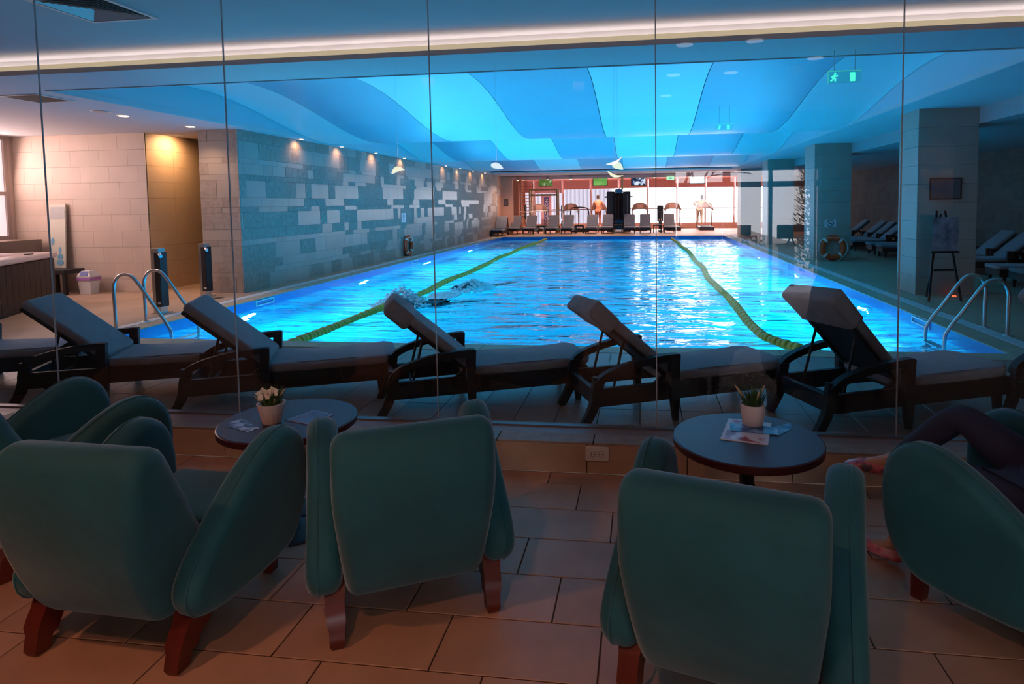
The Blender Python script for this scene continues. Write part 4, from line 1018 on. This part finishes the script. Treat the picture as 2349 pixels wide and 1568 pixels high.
for z in [.3+.09*k for k in range(16)]: MB().box(-.68, -.66, -.31, -.30, z, z+.02).build('peg_hole', M_black, t)
# wall bars
t = empty('wall_bars', (-6.45, 34.6, DZ), 0, 'wooden wall bars in the dark gym corner', 'wall bars')
MB().box(-.50, -.44, 0, .08, 0, 2.7).build('side_post', mat('bar_wood', rgb(150, 84, 50), .5), t); MB().box(.30, .36, 0, .08, 0, 2.7).build('side_post', mat('bar_wood', rgb(150, 84, 50), .5), t)
for k in range(14): MB().tube([(-.44, .04, .3+k*.17), (.30, .04, .3+k*.17)], .02, 6).build('rung', mat('bar_wood', rgb(150, 84, 50), .5), t, 40)
MB().box(-9.4, -6.9, 35.2, 35.3, 0, 3.0).build('wall_gym_panel', mat('gym_brown', rgb(110, 66, 48), .7), kind='structure')
# black multigym
t = empty('multigym', (-1.2, 32.7, DZ), 0, 'tall black multigym station in the middle of the gym', 'gym machine')
MB().box(-.62, -.30, -.2, .3, 0, 2.05, .02).build('tower', M_black, t); MB().box(.22, .62, -.2, .3, 0, 2.05, .02).build('tower', M_black, t)
MB().box(-.62, .62, -.1, .25, 1.95, 2.1, .02).build('top_beam', M_black, t)
MB().box(-.30, .22, .1, .2, .1, 1.95).build('weight_shroud', mat('smoked_acrylic', (.05, .045, .05), .15), t)
MB().box(-.25, .1, -.45, .0, .45, .55, .02).build('seat', M_black, t); MB().box(-.2, .05, -.05, .05, .6, 1.1, .02).build('backrest', M_black, t)
for sx in (-.67, .67): MB().lathe([(.0, -.04), (.07, -.04), (.07, .04), (0, .04)], (sx, 0, 1.82), 14, cap=False).build('pulley', mat('pulley_blue', rgb(70, 66, 110), .4), t, 40)
for sx in (-.5, .0, .45): MB().tube([(sx, -.22, 1.9), (sx, -.24, .6)], .008, 5).build('cable', M_steel, t)
# water dispenser with blue lid in front of it
t = empty('water_dispenser', (-1.15, 31.75, DZ), 0, 'pale tall dispenser with a blue bottle top before the multigym', 'dispenser')
MB().box(-.20, .20, -.15, .15, .0, 2.0, .01).build('body', glass_mat('smoke_body', (.55, .60, .62)), t)
MB().lathe([(.0, 2.0), (.2, 2.0), (.215, 2.08), (.19, 2.2), (0, 2.22)], n=20, cap=False).build('blue_lid', mat('blue_lid', rgb(50, 130, 175), .4), t, 40)
# exercise bike behind chairs
t = empty('exercise_bike', (.95, 32.6, DZ), 0, 'dark exercise bike right of the ninth lounger', 'exercise bike')
MB().box(-.10, .10, -.5, .5, 0, .08, .01).build('base', M_black, t)
MB().pad(smooth_poly([(-.3, .2), (.1, .15), (.35, .4), (.2, .65), (-.2, .6)], 3), -.09, .09, .03, 'x', 3).build('flywheel_cover', M_black, t, 50)
MB().tube([(0, -.2, .3), (0, -.3, 1.0)], .03, 8).build('seat_post', M_black, t, 40); MB().box(-.1, .1, -.42, -.18, .98, 1.04, .02).build('saddle', M_black, t)
MB().box(-.16, .16, .2, .4, .5, 1.35, .04).build('console_tower', M_black, t)
t = empty('step_machine', (-3.3, 32.75, DZ), 0, 'dark curved handrail machine left of the walking person', 'gym machine')
MB().tube(smooth_poly([(-.45, 0, 0), (-.45, 0, 1.1), (-.3, 0, 1.28), (.3, 0, 1.28), (.5, 0, 1.1), (.52, 0, .3), (.50, 0, 0)], 4, False), .035, 10).build('handrail', M_black, t, 50)
MB().box(-.4, .5, -.3, .3, 0, .2, .03).build('base', M_black, t)
t = empty('red_bench', (-6.93, 31.1, DZ), .1, 'small red topped stool beside the leftmost far lounger', 'stool', sc=(.62, .8, 1))
MB().box(-.22, .22, -.15, .15, .78, .86, .02).build('seat', mat('bench_red', rgb(190, 40, 30), .5), t)
for a in (-1, 1):
    for b_ in (-1, 1): MB().bar([(a*.16, b_*.1, .78), (a*.24, b_*.14, 0)], .04, .04, side=(1, 0, 0)).build('leg', M_dark, t)
# ------------------------------------------------------------------ people
def skin_obj(name, verts, edges, radii, m_, parent, sub=2, root=0):
    me = bpy.data.meshes.new(name); me.from_pydata([tuple(v) for v in verts], edges, []); me.update()
    o = bpy.data.objects.new(name, me); COL.objects.link(o); o.parent = parent; me.materials.append(m_)
    sm = o.modifiers.new('skin', 'SKIN'); sm.use_smooth_shade = True; sm.branch_smoothing = .6
    for i, r in enumerate(radii):
        me.skin_vertices[0].data[i].radius = (r, r) if not isinstance(r, tuple) else r
        me.skin_vertices[0].data[i].use_root = (i == root)
    ss = o.modifiers.new('sub', 'SUBSURF'); ss.levels = sub; ss.render_levels = sub
    return o
def chain(pts, rad, name, m_, parent, sub=2):
    return skin_obj(name, pts, [(i, i+1) for i in range(len(pts)-1)], rad, m_, parent, sub)
def person(label, J, m_top, m_leg, m_shoe, m_skin=None, hair=M_hair, group=None, short_sleeve=False, bare_top=False, fingers=True):
    t = empty('person', (0, 0, 0), 0, label, 'person', group); ms = m_skin or M_skin
    V = {k: Vector(v) for k, v in J.items()}
    vs = [V['pelvis'], V['waist'], V['chest'], V['neck'], V['headb']]
    rd = [(.15, .11), (.135, .10), (.16, .11), .055, .055]; ed = [(0, 1), (1, 2), (2, 3), (3, 4)]
    def add(p, r, fr):
        vs.append(Vector(p)); rd.append(r); ed.append((fr, len(vs)-1)); return len(vs)-1
    for s in 'LR':
        a = add(V['sh'+s], .055, 2); b = add(V['el'+s], .042, a); c = add(V['wr'+s], .028, b)
        d = (V['wr'+s]-V['el'+s]).normalized(); side = d.cross(Vector((0, 0, 1)))
        side = side.normalized() if side.length > .1 else Vector((1, 0, 0))
        pm = add(V['wr'+s]+d*.055, (.036, .020), c)
        if fingers:
            for k, (off, ln) in enumerate(((-.028, .060), (-.010, .072), (.010, .068), (.028, .052))):
                q = add(V['wr'+s]+d*.095+side*off, .009, pm); q = add(V['wr'+s]+d*(.095+ln*.55)+side*off*1.1+Vector((0, 0, -.006)), .008, q); add(V['wr'+s]+d*(.09+ln)+side*off*1.1+Vector((0, 0, -.022)), .0065, q)
            q = add(V['wr'+s]+d*.045+side*-.042, .011, pm); add(V['wr'+s]+d*.085+side*-.060, .009, q)
        h = add(V['hip'+s], .095, 0); k_ = add(V['kn'+s], .058, h); an = add(V['an'+s], .036, k_); add(V['toe'+s], (.038, .022), an)
    body = skin_obj('body', vs, ed, rd, ms, t, 2)
    # head
    hc = V['head']; hf = Vector(J.get('face', (0, -1, 0))).normalized(); hr = hf.cross(Vector((0, 0, 1))).normalized(); hu = hr.cross(hf)
    def H(a, b, c): return hc+hr*a+hf*b+hu*c
    m_ = MB(); rings = []
    for k in range(11):
        ph = PI*k/10; zz = -.115*math.cos(ph); rr = math.sin(ph)
        wd_ = .074*rr*(1 if zz > -.02 else 1-.30*min(1, (-.02-zz)/.09)); dp = .095*rr*(1 if zz > -.04 else .92)
        rings.append([H(wd_*math.cos(2*PI*i/18), dp*math.sin(2*PI*i/18)+(.01 if zz < 0 else 0), zz) for i in range(18)])
    m_.loft(rings).build('head', ms, t, 80)
    MB().add([H(-.014, .088, -.02), H(.014, .088, -.02), H(0, .115, -.025), H(0, .088, .025), H(0, .088, -.034)], [(0, 2, 3), (2, 1, 3), (0, 4, 2), (4, 1, 2)]).build('nose', ms, t, 60)
    for sx in (-1, 1):
        MB().loft([[H(sx*.03+.012*math.cos(2*PI*i/10), .086+q, .005+.006*math.sin(2*PI*i/10)) for i in range(10)] for q in (0, .006)]).build('eye', M_black, t, 60)
        MB().loft([[H(sx*(.074+q), .0+.018*math.cos(2*PI*i/10), -.01+.028*math.sin(2*PI*i/10)) for i in range(10)] for q in (0, .012)]).build('ear', ms, t, 60)
    MB().loft([[H(.022*math.cos(2*PI*i/10), .086+q, -.055+.006*math.sin(2*PI*i/10)) for i in range(10)] for q in (0, .006)]).build('mouth', mat('lips', rgb(170, 90, 85), .5), t, 60)
    rings = []
    for k in range(7):
        ph = PI*(.42+.58*k/6); zz = -.124*math.cos(ph); rr = math.sin(ph)
        rings.append([H(.083*rr*math.cos(2*PI*i/18), .102*rr*math.sin(2*PI*i/18)-.014, zz+.004-(.05 if math.sin(2*PI*i/18) < .2 and k == 0 else 0)) for i in range(18)])
    MB().loft(rings).build('hair', hair, t, 80)
    # clothes
    if not bare_top:
        cv = [V['pelvis']+Vector((0, 0, .0)), V['waist'], V['chest'], V['chest'].lerp(V['neck'], .55)]
        ce_ = [(0, 1), (1, 2), (2, 3)]; cr = [(.17, .125), (.155, .115), (.178, .125), .075]
        for s in 'LR':
            cv.append(V['sh'+s]); cr.append(.072); ce_.append((2, len(cv)-1)); a = len(cv)-1
            cv.append(V['sh'+s].lerp(V['el'+s], .5 if short_sleeve else 1)); cr.append(.056); ce_.append((a, a+1))
            if not short_sleeve: cv.append(V['el'+s].lerp(V['wr'+s], .9)); cr.append(.042); ce_.append((a+1, a+2))
        skin_obj('top', cv, ce_, cr, m_top, t, 2)
    lv = [V['pelvis']+Vector((0, 0, .02))]; le = []; lr = [(.168, .125)]
    for s in 'LR':
        n0 = len(lv); lv += [V['hip'+s], V['hip'+s].lerp(V['kn'+s], .5), V['kn'+s], V['kn'+s].lerp(V['an'+s], .35), V['an'+s].lerp(V['kn'+s], .12)]
        lr += [.108, .090, .070, .064, .046]; le += [(0, n0), (n0, n0+1), (n0+1, n0+2), (n0+2, n0+3), (n0+3, n0+4)]
    skin_obj('leggings', lv, le, lr, m_leg, t, 2)
    for s in 'LR':
        a, b = V['an'+s], V['toe'+s]; d = (b-a); heel = a-Vector((d.x, d.y, 0)).normalized()*.045+Vector((0, 0, -.045))
        fl_ = Vector((d.x, d.y, d.z)); 
        chain([heel+Vector((0, 0, .0)), a.lerp(b, .35)+Vector((0, 0, -.02)), a.lerp(b, .75), b+d.normalized()*.03], [(.036, .034), (.045, .042), (.048, .034), (.036, .022)], 'slipper', m_shoe, t, 2)
    return t
M_legging = mat('dark_leggings', rgb(46, 42, 62), .8); M_slip = print_mat('printed_slipper', [rgb(110, 95, 108), rgb(228, 110, 122), rgb(222, 150, 158)], 16, .36, .6)
r_ = Vector((.77, .63, 0)); f_ = Vector((-.63, .77, 0)); O_ = Vector((1.70, 2.32, 0))
def FL(a, b, z): return tuple(O_+r_*a+f_*b+Vector((0, 0, z)))
person('seated person in dark leggings and pink printed slippers, legs crossed, at the right edge', dict(
    pelvis=FL(.03, .24, .50), waist=FL(.03, .16, .66), chest=FL(.03, .06, .88), neck=FL(.03, .03, 1.06), headb=FL(.03, .04, 1.12), head=FL(.03, .06, 1.22), face=tuple(f_),
    shL=FL(-.16, .04, 1.0), elL=FL(-.22, .06, .76), wrL=FL(-.12, .16, .66), shR=FL(.22, .04, 1.0), elR=FL(.27, .06, .76), wrR=FL(.16, .14, .66),
    hipL=FL(-.06, .28, .47), knL=FL(-.08, .70, .47), anL=FL(-.10, .80, .09), toeL=FL(-.12, .98, .04),
    hipR=FL(.11, .28, .50), knR=FL(.16, .66, .675), anR=FL(.13, .95, .37), toeR=FL(.02, 1.10, .32)), mat('grey_top', rgb(90, 90, 100), .8), M_legging, M_slip)
# walkers in the gym
def stand(x, y, z, face=1, lean=0, armf=.3):
    def q(a, b, c): return (x+a, y+b*face+lean*(c-.9)*.5, z+c)
    return dict(pelvis=q(0, 0, .95), waist=q(0, 0, 1.10), chest=q(0, .02, 1.32), neck=q(0, .02, 1.50), headb=q(0, .03, 1.55), head=q(0, .05, 1.65), face=(0, face, 0),
                shL=q(-.19, .02, 1.43), elL=q(-.27, .10, 1.16), wrL=q(-.28, armf, 1.05), shR=q(.19, .02, 1.43), elR=q(.27, .10, 1.16), wrR=q(.28, armf, 1.05),
                hipL=q(-.09, 0, .90), knL=q(-.10, .10, .50), anL=q(-.10, .06, .09), toeL=q(-.10, .20, .035), hipR=q(.09, 0, .90), knR=q(.10, -.02, .48), anR=q(.10, -.16, .10), toeR=q(.10, -.02, .04))
M_beige = mat('tan_top', rgb(196, 128, 100), .7); M_tanp = mat('tan_trousers', rgb(186, 118, 96), .7); M_shoe = mat('white_shoes', rgb(220, 200, 195), .5)
person('person in a tan top walking on a treadmill, seen from behind', stand(-2.38, 34.0, .29), M_beige, M_tanp, M_shoe, group=None)
J = stand(3.08, 34.1, .29); dxl = -.28
for k in ('chest', 'neck', 'headb', 'head', 'shL', 'shR', 'waist'):
    v = J[k]; fct = {'waist': .2, 'chest': .6, 'shL': .8, 'shR': .8, 'neck': .95, 'headb': 1, 'head': 1.1}[k]; J[k] = (v[0]+.12*fct, v[1], v[2]-.08*fct)
J['elL'] = (2.75, 34.2, 1.50); J['wrL'] = (2.98, 34.35, 1.36); J['elR'] = (3.56, 34.2, 1.45); J['wrR'] = (3.76, 34.35, 1.26)
M_pale = mat('pale_top', rgb(206, 196, 178), .7)
person('person in a pale grey top leaning over the right treadmill', J, M_pale, mat('pale_trousers', rgb(196, 190, 176), .7), M_shoe)
# swimmers
M_wet = mat('wet_skin', rgb(70, 88, 96), .3); M_suit = mat('dark_swimwear', rgb(18, 26, 38), .4)
def swimmer(o, d, label, arm=True):
    o = Vector(o); d = Vector(d).normalized(); s = Vector((-d.y, d.x, 0))
    def q(a, b, c): return tuple(o+d*a+s*b+Vector((0, 0, c)))
    return person(label, dict(pelvis=q(0, 0, -.05), waist=q(.15, 0, -.04), chest=q(.36, 0, -.03), neck=q(.54, 0, -.03), headb=q(.60, 0, -.02), head=q(.70, .0, -.01), face=(d.x*.5, d.y*.5, -.8),
        shL=q(.46, .19, -.02), elL=q(.66, .30, .16 if arm else -.1), wrL=q(.86, .24, .02), shR=q(.46, -.19, -.06), elR=q(.40, -.42, -.22), wrR=q(.20, -.40, -.35),
        hipL=q(-.06, .09, -.07), knL=q(-.46, .11, -.12), anL=q(-.86, .10, -.10), toeL=q(-1.02, .10, -.12), hipR=q(-.06, -.09, -.07), knR=q(-.46, -.10, -.18), anR=q(-.85, -.12, -.24), toeR=q(-1.0, -.12, -.26)),
        M_suit, M_suit, M_wet, M_wet, mat('swim_cap', rgb(28, 40, 58), .4), None, True, fingers=False)
swimmer((-3.50, 10.12, -.03), (-.75, -.66, 0), 'near swimmer with dark swimwear beside the left lane rope')
swimmer((-3.28, 12.35, -.06), (-.5, -.86, 0), 'farther swimmer half hidden by splashes beside the left lane rope')
def splash(c, rx, ry, h, seed, label):
    rnd = random.Random(seed); m_ = MB()
    for k in range(900):
        a = rnd.random()*2*PI; r = rnd.random()**.6; x = c[0]+rx*r*math.cos(a); y = c[1]+ry*r*math.sin(a); z = -.03+h*(1-r)*rnd.random(); s = .008+rnd.random()*.024*(1-.5*r)
        v = [(x+s*1.8, y, z), (x-s*1.6, y, z), (x, y+s, z), (x, y-s, z), (x, y, z+s), (x, y, z-s*.6)]
        m_.add(v, [(0, 2, 4), (2, 1, 4), (1, 3, 4), (3, 0, 4), (2, 0, 5), (1, 2, 5), (3, 1, 5), (0, 3, 5)])
    m_.build('splash', mat('foam', rgb(245, 252, 255), .3), label=label, cat='splash', kind='stuff', smooth=180)
splash((-4.0, 9.85), .50, .45, .36, 1, 'white splash and spray around the near swimmer')
splash((-3.35, 11.9), .45, .65, .20, 2, 'white splash around the farther swimmer')
splash((-3.62, 10.95), .28, .45, .05, 3, 'thin trail of foam between the two swimmers')
# ------------------------------------------------------------------ entrance behind the camera (seen mirrored in the glass)
wb_ = MB().box(-7.35, .55, -3.75, -3.6, 0, 3.2).box(3.15, 6.75, -3.75, -3.6, 0, 3.2).box(.55, 3.15, -3.75, -3.6, 2.22, 3.2).build('wall_back', mat('lounge_back_paint', rgb(120, 92, 80), .8), kind='structure')
fr = MB()
for x in (.55, 1.45, 1.52, 2.25, 3.08): fr.box(x, x+.06, -3.72, -3.64, 0, 2.22)
fr.box(.55, 3.15, -3.72, -3.64, 1.88, 1.98).box(.55, 3.15, -3.72, -3.64, 2.18, 2.22)
fr = fr.build('door_1', mat('white_frame', rgb(215, 210, 215), .4), kind='structure')
for a, b in ((.61, 1.45), (1.58, 2.25), (2.31, 3.08)):
    MB().box(a, b, -3.69, -3.68, .0, 1.88).build('pane', M_glass, fr); MB().box(a, b, -3.69, -3.68, 1.98, 2.18).build('pane', M_glass, fr)
M_fro = mat('frosted_film', rgb(120, 125, 145), .5)
for a, b in ((.66, 1.05), (1.60, 1.95), (2.40, 2.9)): MB().box(a, b, -3.678, -3.674, .95, 1.2).build('frosted_strip', M_fro, fr)
for x in (1.38, 1.64, 2.95):
    MB().tube([(x, -3.58, .75), (x, -3.58, 1.35)], .018, 10).build('door_handle', M_black, fr, 40)
for x in (1.35, 2.2, 3.0):
    text_mesh('SPA', .28, .001, M_fro, fr, Matrix(((-1, 0, 0, x), (0, 0, 1, -3.66), (0, 1, 0, .82), (0, 0, 0, 1))))
MB().box(-4, 9, -18, -3.75, -.12, -.02).build('terrace', mat('terrace_stone', rgb(205, 198, 200), .7, var=.1, scale=3), kind='structure')
t = MB().box(2.6, 2.9, -9.5, -4.5, -.02, .75).build('low_wall', mat('terrace_wall', rgb(190, 176, 166), .7), label='low pale garden wall outside the entrance', cat='wall')
MB().box(2.55, 2.95, -9.5, -4.5, .75, .81).build('cap', mat('terrace_wall', rgb(190, 176, 166), .7), t)
def conifer(x, y, h, label, seed):
    t = empty('conifer', (x, y, 0), 0, label, 'tree', 'conifers outside the entrance'); rnd = random.Random(seed); m_ = MB()
    for k in range(900):
        z = h*rnd.random(); R0 = .5*(1-z/h)**.5+.05; a = rnd.random()*2*PI; r = R0*(.6+.4*rnd.random()); p = Vector((r*math.cos(a), r*math.sin(a), z+.1)); s = .08
        d = Vector((math.cos(a), math.sin(a), .8))*s; sd = Vector((-math.sin(a), math.cos(a), 0))*s*.4
        m_.add([p-sd, p+sd, p+d], [(0, 1, 2)])
    m_.build('foliage', mat('conifer_green', rgb(48, 66, 48), .8, var=.3), t); MB().cyl((0, 0, 0), .05, h*.8, 8).build('trunk', mat('bark', rgb(70, 58, 50), .9), t)
conifer(3.75, -6.2, 3.2, 'dark green conifer outside the entrance, nearer one', 4)
conifer(4.1, -7.9, 3.0, 'dark green conifer outside the entrance, farther one', 8)
def bare_tree(x, y, label, seed):
    t = empty('bare_tree', (x, y, 0), 0, label, 'tree', 'bare trees outside the entrance'); rnd = random.Random(seed); m_ = MB()
    def br(p, d, L_, r, dep):
        q = p+d*L_; m_.tube([p, (p+q)/2+Vector((rnd.uniform(-1, 1), rnd.uniform(-1, 1), rnd.uniform(-.5, 1)))*L_*.06, q], [r, r*.85, r*.65], 5)
        if dep:
            for _ in range(3):
                dd = (d+Vector((rnd.uniform(-1, 1), rnd.uniform(-1, 1), rnd.uniform(-.5, .6)))*.8).normalized(); br(q, dd, L_*.72, r*.6, dep-1)
    br(Vector((0, 0, 0)), Vector((0, 0, 1)), 1.3, .08, 5); m_.build('branches', mat('bark', rgb(70, 58, 50), .9), t)
bare_tree(.9, -8.2, 'bare branching tree mirrored in the glass, left one', 2); bare_tree(5.4, -12.5, 'bare branching tree mirrored in the glass, right one', 5)
t = empty('car', (2.3, -14.2, 0), .1, 'dark car parked outside the entrance', 'car')
MB().pad(smooth_poly([(-.95, .25), (-.97, .6), (-.85, .85), (-.6, 1.38), (.6, 1.38), (.85, .85), (.97, .6), (.95, .25)], 2), -1.0, 2.8, .12, 'y', 3).build('body', mat('car_paint', rgb(70, 74, 90), .25, coat=.5), t, 50)
MB().box(-.62, .62, -.0, 0, 0, 0).box(-.66, .66, -.02+2.80, 2.83, .92, 1.30).build('rear_window', M_black, t)
for sx in (-1, 1):
    MB().box(sx*.75-.12, sx*.75+.12, 2.78, 2.83, .68, .82).build('tail_light', mat('tail_red', rgb(200, 20, 20), .4), t)
    for yy_ in (-.3, 2.1):
        o = MB().lathe([(0, -.1), (.32, -.1), (.33, 0), (.32, .1), (0, .1)], n=20, cap=False).build('wheel', M_black, t, 40); o.location = (sx*.88, yy_, .33); o.rotation_euler = (0, PI/2, 0)
# framed poster lit by a small spot on the back wall
t = empty('poster', (5.0, -3.59, 1.75), 0, 'warm lit framed poster on the back wall, mirrored in the glass', 'poster')
MB().box(-.30, .30, 0, .02, -.42, .42, .004).build('frame', M_black, t); MB().box(-.27, .27, .02, .024, -.39, .39).build('print', print_mat('poster_print', [rgb(90, 70, 66), rgb(210, 150, 110), rgb(230, 200, 170)], 4, .35, .65), t)
light('poster_spot', 'SPOT', (5.0, -2.9, 3.1), 60, (1, .6, .35), (0, -.45, -1), .04, spot=70, blend=.8)
# ------------------------------------------------------------------ sub-parts: pieces that belong to a part of a thing
def base_name(o): return o.name.split('.')[0]
def regroup(kind, child_names, parent_name):
    for t in [o for o in COL.objects if o.parent is None and base_name(o) == kind]:
        ps = [c for c in t.children if base_name(c) == parent_name]
        if not ps: continue
        for c in [c for c in t.children if base_name(c) in child_names]:
            p = min(ps, key=lambda q: (q.matrix_local.translation-c.matrix_local.translation).length)
            c.parent = p
regroup('television', ('screen',), 'casing')
regroup('treadmill', ('screen',), 'console')
regroup('waste_bin', ('flap',), 'lid')
regroup('shower_post', ('label_plate',), 'black_panel')
regroup('person', ('nose', 'eye', 'ear', 'mouth', 'hair'), 'head')
regroup('sun_lounger', ('head_cover',), 'back_cushion')
regroup('potted_grass', ('straw_spike', 'petal'), 'grass_blades')
regroup('easel', ('wrapped_board',), 'ledge')
regroup('life_ring', ('rope', 'band'), 'ring')
regroup('banner', ('blue_strip',), 'sheet')
regroup('hot_tub', ('control_panel',), 'rim')
regroup('air_vent', ('louvre', 'slat'), 'frame')
